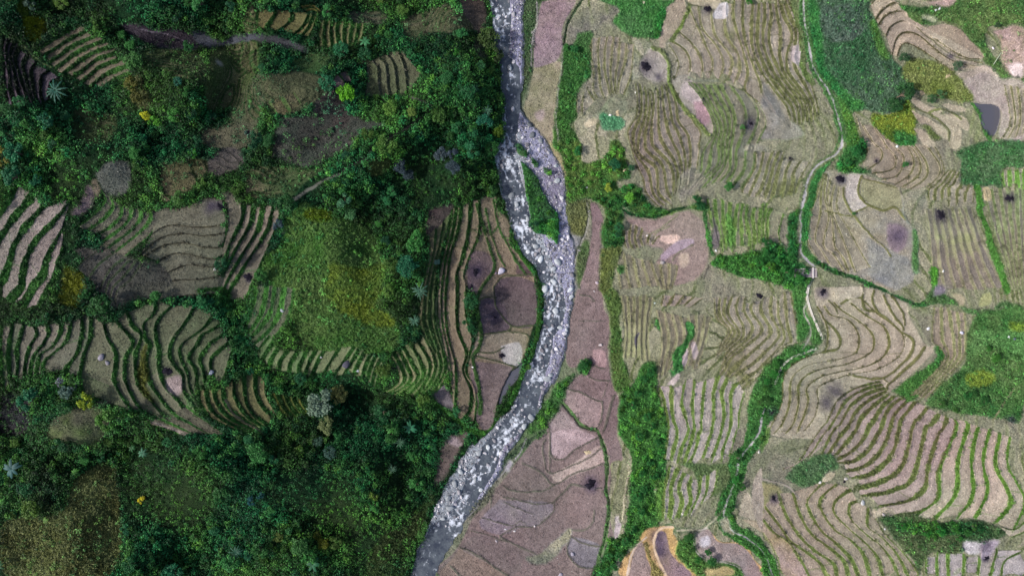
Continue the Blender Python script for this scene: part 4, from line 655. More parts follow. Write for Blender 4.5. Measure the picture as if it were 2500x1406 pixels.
oL = isleft & oldm & ~riv; omL = np.clip(blur(oL.astype(float), 2) * 1.6 - .5, 0, 1); om = np.maximum(om, omL * .8)
newc = np.where(isleft[..., None], (lin((112, 102, 82)) * (1 - kq) + lin((84, 86, 58)) * kq) * (1 - ab[..., None]) + lin((34, 62, 28)) * ab[..., None], newc)
old = old | oL
mixg = (om * np.clip(.62 + gr1 * 1.1 + gr2 * .3, .12, .95))[..., None]
col = col * (1 - mixg) + newc * mixg
tuft = np.where(old, .3 + .5 * ab, tuft)
dz = dz + np.where(old, STEP * (rd - Vc + np.clip((Vc - rd) * 1.0 / np.clip(2 * hbp * Gm, .04, 1), -.5, .5)) * .8, 0)
Z = Zb + blur(dz, 1)
Z += np.where(cls == GRASS, .25 * gr2 + .12 * gr3, .03 * gr2 + .02 * gr3)
rb = blur(riv.astype(float), 3); wb = blur(wat.astype(float), 2); ib = blur((isl | isl2).astype(float), 2)
Z = np.where(rb > .02, Z * (1 - rb) + rb * (.22 - .75 * wb + .18 * gr2 + .8 * ib), Z)
WZ = 0.0
for s_ in PONDS:
    pm = polymask(pts(s_), .3); e_ = blur(pm.astype(float), 4) > .01
    if pm.any():
        lv = np.percentile(Z[pm], 40); zt = np.where(pm, lv - .45, np.maximum(Z, lv + .12)); k_ = np.clip(blur(pm.astype(float), 6) * 3, 0, 1); Z = np.where(pm, lv - .45, Z * (1 - k_) + np.maximum(Z * .3 + (lv + .1) * .7, lv + .1) * k_)
        PLV.append(lv)
# ------------------------------------------------------------------ materials
def newmat(name, rough=.9, spec=.15):
    m = bpy.data.materials.new(name); m.use_nodes = True
    b = m.node_tree.nodes['Principled BSDF']; b.inputs['Roughness'].default_value = rough
    b.inputs['Specular IOR Level'].default_value = spec
    return m, m.node_tree, b
def N(nt, t, **kw):
    n = nt.nodes.new(t)
    for a, b in kw.items(): setattr(n, a, b)
    return n
def noise(nt, scale, detail=3, rough=.6, vec=None):
    n = N(nt, 'ShaderNodeTexNoise'); n.inputs['Scale'].default_value = scale; n.inputs['Detail'].default_value = detail; n.inputs['Roughness'].default_value = rough
    if vec: nt.links.new(vec, n.inputs['Vector'])
    return n
def ground_mat(name, amp=.35, fine=2.2, bump=.25, bdist=.3, rough=.95, spec=.1, coarse=.35, stretch=None):
    m, nt, b = newmat(name, rough, spec)
    at = N(nt, 'ShaderNodeAttribute', attribute_name='Col')
    tc = N(nt, 'ShaderNodeTexCoord'); vec = tc.outputs['Object']
    n1 = noise(nt, fine, 4, .75, vec); n2 = noise(nt, coarse, 4, .6, vec)
    mr = N(nt, 'ShaderNodeMapRange'); mr.inputs['From Min'].default_value = .3; mr.inputs['From Max'].default_value = .7
    mr.inputs['To Min'].default_value = 1 - amp; mr.inputs['To Max'].default_value = 1 + amp
    nt.links.new(n1.outputs[0], mr.inputs['Value'])
    mr2 = N(nt, 'ShaderNodeMapRange'); mr2.inputs['From Min'].default_value = .3; mr2.inputs['From Max'].default_value = .7
    mr2.inputs['To Min'].default_value = .86; mr2.inputs['To Max'].default_value = 1.14
    nt.links.new(n2.outputs[0], mr2.inputs['Value'])
    mu = N(nt, 'ShaderNodeMath', operation='MULTIPLY'); nt.links.new(mr.outputs[0], mu.inputs[0]); nt.links.new(mr2.outputs[0], mu.inputs[1])
    vm = N(nt, 'ShaderNodeVectorMath', operation='SCALE'); nt.links.new(at.outputs['Color'], vm.inputs[0]); nt.links.new(mu.outputs[0], vm.inputs['Scale'])
    nt.links.new(vm.outputs[0], b.inputs['Base Color'])
    bp = N(nt, 'ShaderNodeBump'); bp.inputs['Strength'].default_value = bump; bp.inputs['Distance'].default_value = bdist
    nt.links.new(n1.outputs[0], bp.inputs['Height']); nt.links.new(bp.outputs[0], b.inputs['Normal'])
    return m
M_grass = ground_mat('grass_cover', .6, 2.2, 1.0, .5)
M_field = ground_mat('stubble_soil', .4, 3.0, 1.0, .3)
M_path = ground_mat('trodden_earth', .15, 2.5, .3, .1)
M_bed = ground_mat('river_gravel', .55, 2.6, 1.0, .4)
M_stream = ground_mat('wet_pebbles', .6, 2.8, 1.0, .4, rough=.6, spec=.4)
M_mud = ground_mat('pond_mud', .1, .6, .1, .1)
def objcol_mat(name, rough=.8, spec=.2, amp=.3, scale=3, attr=True, bump=.3, transl=0.0):
    m, nt, b = newmat(name, rough, spec)
    oi = N(nt, 'ShaderNodeObjectInfo'); tc = N(nt, 'ShaderNodeTexCoord')
    n1 = noise(nt, scale, 4, .65, tc.outputs['Object'])
    mr = N(nt, 'ShaderNodeMapRange'); mr.inputs['From Min'].default_value = .3; mr.inputs['From Max'].default_value = .7
    mr.inputs['To Min'].default_value = 1 - amp; mr.inputs['To Max'].default_value = 1 + amp
    nt.links.new(n1.outputs[0], mr.inputs['Value'])
    vm = N(nt, 'ShaderNodeVectorMath', operation='SCALE'); nt.links.new(oi.outputs['Color'], vm.inputs[0]); nt.links.new(mr.outputs[0], vm.inputs['Scale'])
    out = vm.outputs[0]
    if attr:
        at = N(nt, 'ShaderNodeAttribute', attribute_name='Col')
        v2 = N(nt, 'ShaderNodeVectorMath', operation='MULTIPLY'); nt.links.new(out, v2.inputs[0]); nt.links.new(at.outputs['Color'], v2.inputs[1]); out = v2.outputs[0]
    nt.links.new(out, b.inputs['Base Color'])
    if bump:
        bp = N(nt, 'ShaderNodeBump'); bp.inputs['Strength'].default_value = bump; bp.inputs['Distance'].default_value = .1
        nt.links.new(n1.outputs[0], bp.inputs['Height']); nt.links.new(bp.outputs[0], b.inputs['Normal'])
    if transl:
        tr = N(nt, 'ShaderNodeBsdfTranslucent'); mx = N(nt, 'ShaderNodeMixShader'); mx.inputs[0].default_value = transl
        nt.links.new(out, tr.inputs[0]); nt.links.new(b.outputs[0], mx.inputs[1]); nt.links.new(tr.outputs[0], mx.inputs[2])
        nt.links.new(mx.outputs[0], nt.nodes['Material Output'].inputs[0])
    return m
M_leaf = objcol_mat('tree_leaves', .6, .25, .2, .9, True, 0, .15)
M_bark = objcol_mat('bark', .95, .1, .3, 5, False)
M_rock = objcol_mat('river_rock', .8, .25, .28, 1.6, False, .5)
M_ash = objcol_mat('charred_straw', .95, .05, .5, 2.5, False, .8)
M_straw = objcol_mat('dry_straw', .95, .1, .35, 3, False, .8)
M_conc = objcol_mat('pale_concrete', .85, .2, .15, 2.0, False, .2)
m, nt, b = newmat('foliage_mass', .6, .2); at = N(nt, 'ShaderNodeAttribute', attribute_name='Col'); nt.links.new(at.outputs['Color'], b.inputs['Base Color']); M_fol = m
m, nt, b = newmat('stones', .8, .25); at = N(nt, 'ShaderNodeAttribute', attribute_name='Col'); nt.links.new(at.outputs['Color'], b.inputs['Base Color']); M_stones = m
# water: dark slate with foam where it breaks
m, nt, b = newmat('river_water', .12, .5); M_water = m
at = N(nt, 'ShaderNodeAttribute', attribute_name='Foam'); tc = N(nt, 'ShaderNodeTexCoord')
n1 = noise(nt, 1.6, 5, .7, tc.outputs['Object']); n2 = noise(nt, .9, 4, .65, tc.outputs['Object'])
ad = N(nt, 'ShaderNodeMath', operation='ADD'); nt.links.new(at.outputs['Fac'], ad.inputs[0]); nt.links.new(n1.outputs[0], ad.inputs[1])
rp = N(nt, 'ShaderNodeMapRange'); rp.inputs['From Min'].default_value = .95; rp.inputs['From Max'].default_value = 1.25; nt.links.new(ad.outputs[0], rp.inputs['Value'])
mx = N(nt, 'ShaderNodeMix', data_type='RGBA'); mx.inputs[6].default_value = (.068, .078, .105, 1); mx.inputs[7].default_value = (.62, .65, .72, 1)
n3 = noise(nt, .35, 4, .65, tc.outputs['Object']); m3 = N(nt, 'ShaderNodeMapRange'); m3.inputs['From Min'].default_value = .35; m3.inputs['From Max'].default_value = .65; nt.links.new(n3.outputs[0], m3.inputs['Value'])
mw = N(nt, 'ShaderNodeMix', data_type='RGBA'); mw.inputs[6].default_value = (.035, .042, .06, 1); mw.inputs[7].default_value = (.10, .115, .13, 1); nt.links.new(m3.outputs[0], mw.inputs[0]); nt.links.new(mw.outputs[2], mx.inputs[6])
nt.links.new(rp.outputs[0], mx.inputs[0]); nt.links.new(mx.outputs[2], b.inputs['Base Color'])
r2 = N(nt, 'ShaderNodeMapRange'); r2.inputs['To Min'].default_value = .14; r2.inputs['To Max'].default_value = .8; nt.links.new(rp.outputs[0], r2.inputs['Value']); nt.links.new(r2.outputs[0], b.inputs['Roughness'])
bp = N(nt, 'ShaderNodeBump'); bp.inputs['Strength'].default_value = .5; bp.inputs['Distance'].default_value = .3; nt.links.new(n2.outputs[0], bp.inputs['Height']); nt.links.new(bp.outputs[0], b.inputs['Normal'])
m, nt, b = newmat('still_water', .08, .5); M_pond = m; b.inputs['Base Color'].default_value = (.085, .085, .105, 1)
n1 = noise(nt, .5, 3, .6); bp = N(nt, 'ShaderNodeBump'); bp.inputs['Strength'].default_value = .08; nt.links.new(n1.outputs[0], bp.inputs['Height']); nt.links.new(bp.outputs[0], b.inputs['Normal'])
# ------------------------------------------------------------------ meshes from arrays
def mesh(name, V, F, mat, colr=None, smooth=False, extra=None):
    me = bpy.data.meshes.new(name); V = np.asarray(V, np.float32); F = np.asarray(F, np.int32); n = F.shape[1]
    me.vertices.add(len(V)); me.vertices.foreach_set('co', V.ravel())
    me.loops.add(F.size); me.loops.foreach_set('vertex_index', F.ravel())
    me.polygons.add(len(F)); me.polygons.foreach_set('loop_start', np.arange(len(F), dtype=np.int32) * n); me.polygons.foreach_set('loop_total', np.full(len(F), n, np.int32))
    if smooth: me.polygons.foreach_set('use_smooth', np.ones(len(F), bool))
    me.update(calc_edges=True)
    if colr is not None:
        a = me.color_attributes.new('Col', 'FLOAT_COLOR', 'POINT'); c = np.ones((len(V), 4), np.float32); c[:, :3] = colr; a.data.foreach_set('color', c.ravel())
    if extra is not None:
        a = me.attributes.new(extra[0], 'FLOAT', 'POINT'); a.data.foreach_set('value', np.asarray(extra[1], np.float32))
    me.materials.append(mat)
    return me
def link(name, me, parent=None, label=None, cat=None, group=None, kind=None, color=None):
    o = bpy.data.objects.new(name, me); COL.objects.link(o)
    if parent: o.parent = parent
    if label: o['label'] = label
    if cat: o['category'] = cat
    if group: o['group'] = group
    if kind: o['kind'] = kind
    if color is not None: o.color = (*color, 1)
    return o
def wpos(x, y, z):
    k = S * (CAMH - z) / CAMH
    return (x - 1250) * k, (703 - y) * k, z
def samp(A, x, y):
    fx = np.clip((np.asarray(x, float) - X0) / G, 0, NW - 1.001); fy = np.clip((np.asarray(y, float) - Y0) / G, 0, NH - 1.001)
    i = fy.astype(int); j = fx.astype(int); a = fy - i; b = fx - j
    return (A[i, j] * (1 - b) + A[i, j + 1] * b) * (1 - a) + (A[i + 1, j] * (1 - b) + A[i + 1, j + 1] * b) * a
def near(A, x, y):
    return A[np.clip(np.round((np.asarray(y) - Y0) / G).astype(int), 0, NH - 1), np.clip(np.round((np.asarray(x) - X0) / G).astype(int), 0, NW - 1)]
def at(x, y, dzv=0.0):
    z = float(samp(Z, x, y)) + dzv
    return Vector(wpos(x, y, z))
# ------------------------------------------------------------------ the ground, continued past the frame, one object per kind of ground
PAD = 130
def pd(A): return np.pad(A, ((PAD, PAD), (PAD, PAD)) + ((0, 0),) * (A.ndim - 2), mode='reflect')
Zp = pd(Z); Cp = pd(col); Kp = pd(cls)
PX = X0 + G * (np.arange(NW + 2 * PAD) - PAD); PY = Y0 + G * (np.arange(NH + 2 * PAD) - PAD)
PXX, PYY = np.meshgrid(PX, PY); HH, WW = PXX.shape
wxp, wyp, _ = wpos(PXX, PYY, Zp)
VV = np.stack([wxp, wyp, Zp], -1).reshape(-1, 3); CC = np.clip(Cp, .003, .9).reshape(-1, 3)
idx = np.arange(HH * WW).reshape(HH, WW)
Q = np.stack([idx[:-1, :-1], idx[1:, :-1], idx[1:, 1:], idx[:-1, 1:]], -1).reshape(-1, 4)
KF = Kp[:-1, :-1].reshape(-1)
QX = PXX[:-1, :-1].reshape(-1); QY = PYY[:-1, :-1].reshape(-1); rivx = np.interp(QY, mid[:, 1], mid[:, 0])
def piece(name, sel, mat, label):
    f = Q[sel]
    if len(f) == 0: return
    u, inv = np.unique(f, return_inverse=True)
    link(name, mesh(name, VV[u], inv.reshape(f.shape), mat, CC[u], True), label=label, kind='structure')
L_ = QX < rivx
piece('hillside', (KF == GRASS) & L_, M_grass, 'overgrown green hillside west of the river')
piece('grassland', (KF == GRASS) & ~L_, M_grass, 'grass slopes and verges east of the river')
piece('terraced_ground', (KF == FIELD) & L_, M_field, 'harvested rice terraces west of the river, hillside shade in their colour')
piece('terraced_ground', (KF == FIELD) & ~L_, M_field, 'pale harvested rice terraces east of the river')
piece('footpath', KF == PATH, M_path, 'narrow trodden footpaths between the terraces')
piece('riverbed', KF == BED, M_bed, 'grey gravel bed of the river')
piece('stream_bed', KF == STREAM, M_stream, 'stony bed of the side stream')
piece('pond_bed', KF == POND, M_mud, 'muddy floor of the small ponds')
# water surface of the river
near_w = blur((riv).astype(float), 2) > .05
Wp = pd(near_w & (Z < WZ + .25)); f = Q[(Wp[:-1, :-1] | Wp[1:, 1:]).reshape(-1)]
u, inv = np.unique(f, return_inverse=True)
# foam: streaks along the flow, stronger in the rapids
tmid = np.gradient(mid, axis=0); ang = np.interp(gy, mid[:, 1], np.arctan2(tmid[:, 0], tmid[:, 1]))[:, None]
shx = GX - xr
def flow(cell, st, seed):
    A = vnoise(int(NH / st) + 4, 260, cell, seed, 2); u_ = np.clip((GX - xr) / G + 130 + 3 * gr2, 0, 257.9); v_ = np.broadcast_to((np.arange(NH) / st)[:, None], u_.shape)
    i = v_.astype(int); j = u_.astype(int); a = v_ - i; b_ = u_ - j
    return (A[i, j] * (1 - b_) + A[i, j + 1] * b_) * (1 - a) + (A[i + 1, j] * (1 - b_) + A[i + 1, j + 1] * b_) * a
fn = flow(3.2, 2.6, 51) * .6 + vnoise(NH, NW, 3, 52, 1) * .4
RAP = [(1222, 30, 26, 1.), (1226, 75, 18, .7), (1248, 182, 14, .7), (1236, 345, 22, .9), (1240, 395, 26, 1.1), (1265, 440, 14, .7), (1272, 490, 18, .9), (1277, 560, 20, 1.2), (1290, 610, 22, .9), (1335, 660, 14, .6), (1355, 715, 26, 1.3), (1345, 760, 16, .9), (1340, 815, 18, .8), (1326, 850, 20, .8), (1310, 915, 26, .9), (1262, 1030, 18, 1.1), (1235, 1070, 22, 1.1), (1160, 1160, 18, 1.1), (1130, 1225, 14, 1.1), (1105, 1265, 24, 1.2), (1180, 1140, 14, .8), (1225, 1095, 22, .9)]
foam = np.full((NH, NW), -.06)
for x, y, r, a in RAP: foam = np.maximum(foam, a * .36 * np.exp(-((GX - x) ** 2 + ((GY - y) * .8) ** 2) / (2 * (r * .8) ** 2)) + .0)
foam = foam + .22 + fn * .55
Fp = pd(foam).reshape(-1)
wv = VV[u].copy(); gi, gj = np.unravel_index(u, (HH, WW)); wv[:, 2] = WZ + .06 * np.clip(Fp[u], 0, 1); kx, ky, _ = wpos(PX[gj], PY[gi], WZ); wv[:, 0] = kx; wv[:, 1] = ky
link('river', mesh('river', wv, inv.reshape(f.shape), M_water, None, True, ('Foam', Fp[u])), label='fast rocky river with white rapids', kind='structure')
def pond(name, poly_s, z, label):
    P = resample(np.vstack([pts(poly_s), pts(poly_s)[:1]]), 48)[0][:-1]; c = P.mean(0); P = c + (P - c) * 1.06
    V = [wpos(c[0], c[1], z)] + [wpos(x, y, z) for x, y in P]; n = len(P)
    link(name, mesh(name, V, [(0, 1 + (i + 1) % n, 1 + i) for i in range(n)], M_pond), label=label, kind='structure')
for s, lb, lv in zip(PONDS, ('grey pond among the upper right terraces', 'dark narrow flooded paddy beside the river'), PLV): pond('pond', s, lv - .1, lb)
# ------------------------------------------------------------------ foliage generators
def leaves(C, R, n, size, colr, flat=.75, up=.7, jit=.25, seed=0, asp=.5):
    """C (k,3) clump centres, R (k,) radii, n leaves each -> quads"""
    r = np.random.default_rng(seed); k = len(C)
    d = r.normal(size=(k, n, 3)); d /= np.linalg.norm(d, axis=2, keepdims=True)
    d[..., 2] = np.abs(d[..., 2]) * 1.0 - .15
    rad = R[:, None, None] * (r.random((k, n, 1)) ** .45)
    P = C[:, None] + d * rad * np.array([1, 1, flat])
    nrm = d * (1 - up) + np.array([0, 0, 1]) * up + r.normal(size=d.shape) * .45
    nrm /= np.linalg.norm(nrm, axis=2, keepdims=True)
    t = np.cross(nrm, r.normal(size=nrm.shape)); t /= np.linalg.norm(t, axis=2, keepdims=True) + 1e-9
    b = np.cross(nrm, t)
    s = size * (.6 + .8 * r.random((k, n, 1))); 
    if np.ndim(size): s = np.asarray(size)[:, None, None] * (.6 + .8 * r.random((k, n, 1)))
    q = np.stack([P - t * s, P - b * s * asp, P + t * s, P + b * s * asp], 2).reshape(-1, 3)
    cc = colr[:, None] * (1 + jit * r.normal(size=(k, n, 1))); cc = np.clip(cc, .002, 1)
    cc = np.repeat(cc.reshape(-1, 3), 4, 0)
    F = np.arange(len(q)).reshape(-1, 4)
    return q, F, cc
def tube(P0, P1, r0, r1, n=6):
    P0 = Vector(P0); P1 = Vector(P1); d = (P1 - P0).normalized(); a = d.orthogonal().normalized(); b = d.cross(a)
    V = [P0 + (a * math.cos(t) + b * math.sin(t)) * r0 for t in [2 * math.pi * i / n for i in range(n)]] + [P1 + (a * math.cos(t) + b * math.sin(t)) * r1 for t in [2 * math.pi * i / n for i in range(n)]]
    return [tuple(v) for v in V], [(i, (i + 1) % n, n + (i + 1) % n, n + i) for i in range(n)]
def join(parts):
    V = []; F = []
    for v, f in parts:
        o = len(V); V += list(v); F += [tuple(i + o for i in q) for q in f]
    return V, F
# tree prototypes: crown radius 1, height about 1.7
crowns = []; trunks = []
for i in range(8):
    r = np.random.default_rng(200 + i)
    nb = 13 + i
    a = r.random(nb) * 6.283; rr = np.sqrt(r.random(nb)) * .78
    C = np.c_[rr * np.cos(a), rr * np.sin(a), 1.05 + .45 * (1 - rr ** 2) + r.normal(size=nb) * .08]
    C[:, 0] *= 1 + .3 * (r.random() - .5); 
    R = .24 + .16 * r.random(nb)
    tone = (.75 + .5 * r.random((nb, 1))) * np.ones((nb, 3))
    q, F, cc = leaves(C, R, 60, .085, tone, .8, .6, .22, 300 + i)
    crowns.append(mesh('crown', q, F, M_leaf, cc))
    parts = [tube((0, 0, -.25), (.02, .02, .75), .07, .045)]
    for j in range(0, nb, 2): parts.append(tube((.02, .02, .55 + .1 * (j % 3)), C[j] * np.array([.9, .9, .95]), .035, .012, 5))
    V, F = join(parts); trunks.append(mesh('trunk', V, F, M_bark, None, True))
# feathery crowns (bamboo-like / pale)
# ---- landmarks used in the labels
LM = [('above the golden terraces', 330, 20), ('by the side stream', 520, 60), ('beside the upper left yellow field', 60, 60), ('below the diagonal terraces', 230, 290), ('on the dark wooded knoll', 430, 190), ('by the dark brown plot', 640, 330), ('on the far left edge', 60, 390), ('above the left curved terraces', 330, 430), ('left of the river at the top', 1130, 90), ('on the wooded bank above the bend', 1150, 260), ('beside the diagonal wooded path', 900, 340), ('in the grove by the rapids', 1120, 430), ('between the path and yellow meadow', 860, 470), ('right of the yellow meadow', 980, 640), ('between the two left terrace groups', 180, 570), ('along the green gully', 640, 900), ('under the big feathery tree', 760, 1080), ('in the shaded wood', 900, 960), ('in the forest below the gully', 620, 1120), ('by the pale clearing', 120, 980), ('on the lower left edge', 40, 1120), ('in the lower forest', 450, 1180), ('at the bottom of the forest', 480, 1340), ('in the forest near the riverbank', 900, 1200), ('at the bottom near the river', 880, 1350), ('along the golden terraces', 800, 20), ('above the dark brown plot', 760, 170), ('on the hill above the stream', 640, 260),
      ('on the gravel island', 1320, 500), ('in the bush belt by the island', 1480, 420), ('on the ridge below the fan terraces', 1680, 510), ('by the top middle meadow', 1560, 60), ('in the upper right thicket', 2180, 230), ('by the yellow grass patch', 2180, 330), ('at the top right corner', 2380, 90), ('beside the small bridge', 1900, 650), ('along the long footpath', 2070, 380), ('in the right edge scrub', 2400, 400), ('in the lower right meadow', 2380, 940), ('in the green wedge by the path', 1860, 950), ('in the green strip near bottom centre', 1580, 1120), ('in the strip under the terraces', 1540, 1300), ('beside the winding lower path', 1800, 1180), ('under the lower right terraces', 2260, 1290), ('by the orange earth', 1690, 1350), ('on the river edge fields', 1360, 960), ('at the right terrace gully', 2240, 740)]
def where(x, y): return min(LM, key=lambda l: (l[1] - x) ** 2 + (l[2] - y) ** 2)[0]
REG = []       # (object, base label, x, y) labels are finished at the end so that equal ones are told apart
def reg(o, lab, x, y): REG.append((o, lab, x, y))
ORD = ['first', 'second', 'third', 'fourth', 'fifth', 'sixth', 'seventh', 'eighth', 'ninth', 'tenth', 'eleventh', 'twelfth', 'thirteenth', 'fourteenth', 'fifteenth', 'sixteenth', 'seventeenth', 'eighteenth', 'nineteenth', 'twentieth']
def finish_labels():
    d = {}
    for o, l, x, y in REG: d.setdefault(l, []).append((x, y, o))
    for l, it in d.items():
        it.sort(key=lambda t: t[0])
        for i, (x, y, o) in enumerate(it):
            if len(it) == 1: o['label'] = l
            elif len(it) == 2: o['label'] = l + ', the %s of two' % ('left' if i == 0 else 'right')
            elif i == 0: o['label'] = l + ', leftmost one'
            elif i == len(it) - 1: o['label'] = l + ', rightmost one'
            elif i < 20: o['label'] = l + ', %s from left' % ORD[i]
            else: o['label'] = l
def tree(x, y, rpx, c, name='broadleaf_tree', desc=None, cat='tree', group='trees of the valley woods', hs=1.0, var=None):
    i = random.randrange(8) if var is None else var
    e = link(name, None); r = rpx * S; p = at(x, y)
    # stand the trunk so that the crown, not the foot, covers the spot traced
    e.location = p; e.rotation_euler = (0, 0, random.random() * 6.28); e['category'] = cat; e['group'] = group
    s = (r * (.92 + .2 * random.random()), r * (.92 + .2 * random.random()), r * hs)
    cr = link('crown', crowns[i], e, color=tuple(c)); cr.scale = s
    tk = link('trunk', trunks[i], e, color=(.16, .12, .09)); tk.scale = s
    size = 'small' if rpx < 15 else ('mid-sized' if rpx < 22 else 'large')
    if desc is None:
        h = c[1] / (c[0] + 1e-4); bl = c[2] / (c[1] + 1e-4)
        desc = size + (' yellow-green' if h < 1.5 else ' bluish-green' if bl > .62 else ' bright green' if c[1] > .10 else ' dark green')
    reg(e, '%s tree %s' % (desc, where(x, y)) if cat == 'tree' else '%s %s' % (desc, where(x, y)), x, y)
    return e
def L3(r, g, b): return lin((r, g, b))
TAKEN = []
def T(x, y, r, c, **k): tree(x, y, r, L3(*c), **k); TAKEN.append((x, y, r))
# trees one can point at
T(361, 288, 13, (196, 200, 40), desc='bright yellow'); T(393, 304, 19, (84, 150, 44), desc='round bright green'); T(440, 285, 19, (66, 132, 52), desc='round mid green')
T(850, 235, 24, (96, 168, 32), desc='vivid green lone'); T(22, 388, 26, (130, 126, 50), desc='olive yellow'); T(222, 975, 22, (140, 160, 36), desc='yellow-green')
T(285, 1012, 30, (74, 122, 44), desc='fluffy green'); T(98, 965, 30, (30, 104, 66), desc='dense teal green'); T(352, 1215, 11, (210, 196, 30), desc='small golden yellow', hs=.8)
T(795, 975, 36, (112, 134, 112), desc='big feathery grey-green'); T(808, 1035, 22, (104, 116, 70), desc='olive feathery'); T(835, 960, 24, (118, 122, 66), desc='pale olive feathery')
T(1076, 378, 18, (74, 88, 94), desc='blue-grey crowned'); T(1108, 378, 16, (66, 80, 92), desc='slate grey crowned'); T(1108, 412, 18, (60, 76, 84), desc='dark blue-grey'); T(985, 412, 20, (50, 66, 74), desc='dim slate green'); T(1000, 430, 16, (54, 70, 76), desc='dusky grey-green')
T(845, 495, 20, (70, 124, 84), desc='pale teal leaning'); T(860, 525, 16, (70, 120, 70), desc='pale teal low'); T(688, 552, 15, (64, 84, 92), desc='small blue-grey'); T(1068, 640, 8, (96, 134, 120), desc='small pale mint', hs=.8)
T(1195, 105, 27, (62, 84, 38), desc='olive bank'); T(1215, 145, 18, (52, 72, 36), desc='dark olive bank'); T(1175, 165, 14, (58, 112, 66)); T(1216, 322, 16, (80, 110, 24), desc='yellow-green bank')
T(1110, 283, 9, (104, 146, 84)); T(1008, 278, 13, (106, 132, 60)); T(1113, 132, 9, (60, 130, 44)); T(1185, 305, 22, (34, 104, 76)); T(475, 378, 12, (60, 130, 40)); T(335, 215, 20, (96, 98, 36), desc='olive shrubby'); T(345, 245, 18, (92, 94, 40), desc='olive low')
T(470, 120, 16, (36, 98, 44)); T(570, 25, 14, (36, 92, 58)); T(88, 22, 16, (70, 96, 80), desc='pale sage'); T(440, 205, 12, (44, 108, 84)); T(915, 1205, 13, (92, 122, 40)); T(795, 1318, 16, (88, 98, 16), desc='dull yellow'); T(780, 1300, 12, (80, 92, 20), desc='dull olive-yellow'); T(685, 1305, 14, (96, 116, 50)); T(748, 1130, 10, (64, 100, 50)); T(620, 1215, 14, (28, 86, 90), desc='blue-green'); T(640, 1205, 10, (34, 92, 88), desc='blue-green small')
T(780, 70+1000, 14, (64, 96, 76)); T(810, 1100, 16, (60, 92, 80)); T(175, 955, 16, (88, 116, 104), desc='pale silvery')
T(2190, 238, 27, (50, 92, 48), desc='broad dark'); T(2175, 262, 18, (44, 88, 44)); T(2196, 150, 15, (56, 88, 54)); T(2328, 168, 13, (74, 100, 72)); T(2206, 222, 14, (60, 130, 70)); T(2285, 235, 15, (70, 108, 64)); T(2265, 245, 12, (64, 102, 60)); T(2428, 68, 8, (60, 84, 54))
T(1498, 405, 15, (32, 98, 58), desc='dark round'); T(1410, 372, 13, (44, 118, 58)); T(1540, 412, 9, (50, 98, 62)); T(1535, 485, 14, (104, 170, 56), desc='light green'); T(1484, 460, 12, (150, 170, 60), desc='pale lime'); T(1304, 550, 14, (36, 86, 52), desc='dark green'); T(1345, 555, 13, (60, 130, 48)); T(1510, 555, 14, (44, 104, 60)); T(1508, 572, 10, (40, 92, 54)); T(1775, 458, 12, (56, 118, 50)); T(1695, 492, 16, (40, 98, 50)); T(1707, 505, 12, (40, 98, 50))
T(1865, 590, 14, (40, 98, 44)); T(1868, 622, 14, (38, 100, 40)); T(1895, 640, 15, (40, 108, 40)); T(1875, 655, 14, (70, 122, 40)); T(1915, 665, 15, (38, 104, 38)); T(1925, 630, 12, (48, 112, 48)); T(1945, 680, 12, (50, 118, 44)); T(1847, 640, 13, (48, 112, 44)); T(2080, 372, 16, (40, 108, 50)); T(2095, 352, 13, (44, 112, 50)); T(2062, 400, 11, (44, 112, 50)); T(2205, 405, 8, (50, 112, 50)); T(2081, 522, 5, (60, 118, 60)); T(1826, 8, 11, (50, 120, 40)); T(1400, 125, 12, (50, 118, 58)); T(1383, 120, 9, (56, 118, 50)); T(1422, 890, 14, (44, 100, 46)); T(1430, 880, 9, (60, 120, 50)); T(1290, 895, 8, (80, 128, 50)); T(1810, 315, 8, (74, 130, 60))
for x, y in ((1575, 1010), (1590, 1040), (1600, 1075), (1560, 1060), (1580, 1120), (1590, 1160), (1575, 1195), (1560, 1240), (1545, 1290), (1530, 1320), (1510, 1350), (1500, 1385), (1548, 960), (1540, 990), (1575, 930), (1590, 900), (1568, 1150), (1555, 1210), (1488, 1350)): T(x + random.uniform(-6, 6), y + random.uniform(-6, 6), random.uniform(9, 14), (44, 108, 48))
for x, y in ((1870, 930), (1862, 950), (1880, 915), (1850, 975), (1868, 975), (1888, 890), (1856, 1010), (1800, 1120), (1798, 1165), (1812, 1190), (1785, 1240), (2230, 1290), (2260, 1300), (2290, 1290), (2320, 1295), (2350, 1300), (2370, 1285), (2330, 1310), (2200, 1285), (2370, 960), (2390, 975), (2350, 965), (2400, 850), (2420, 870), (2330, 1000), (2290, 990), (1700, 1355), (1720, 1340), (1690, 1335), (1740, 1365), (1680, 1310)): T(x + random.uniform(-6, 6), y + random.uniform(-6, 6), random.uniform(8, 13), (40 + random.randrange(24), 96 + random.randrange(24), 42))
# the rest of the wood, as many as can be told apart, grown where the hillside is overgrown
vb_ = blur(veg, 5)
cand = rng.random((9000, 2)) * [2500, 1406]; nt_ = len(TAKEN)
for x, y in cand:
    if len(TAKEN) >= 298: break
    v = float(near(vb_, x, y))
    if v < .62: continue
    r = 10 + 17 * random.random() ** 1.8
    if any((x - a) ** 2 + (y - b_) ** 2 < ((r + c) * .72) ** 2 for a, b_, c in TAKEN): continue
    g = float(samp(gr1, x, y)); u_ = random.random()
    c = L3(26, 88, 58) * (1 - u_) + L3(50, 104, 40) * u_ if g < .15 else L3(40, 96, 48) * (1 - u_) + L3(82, 112, 40) * u_
    tree(x, y, r, tuple(c * (.7 + 1.0 * random.random()))); TAKEN.append((x, y, r))
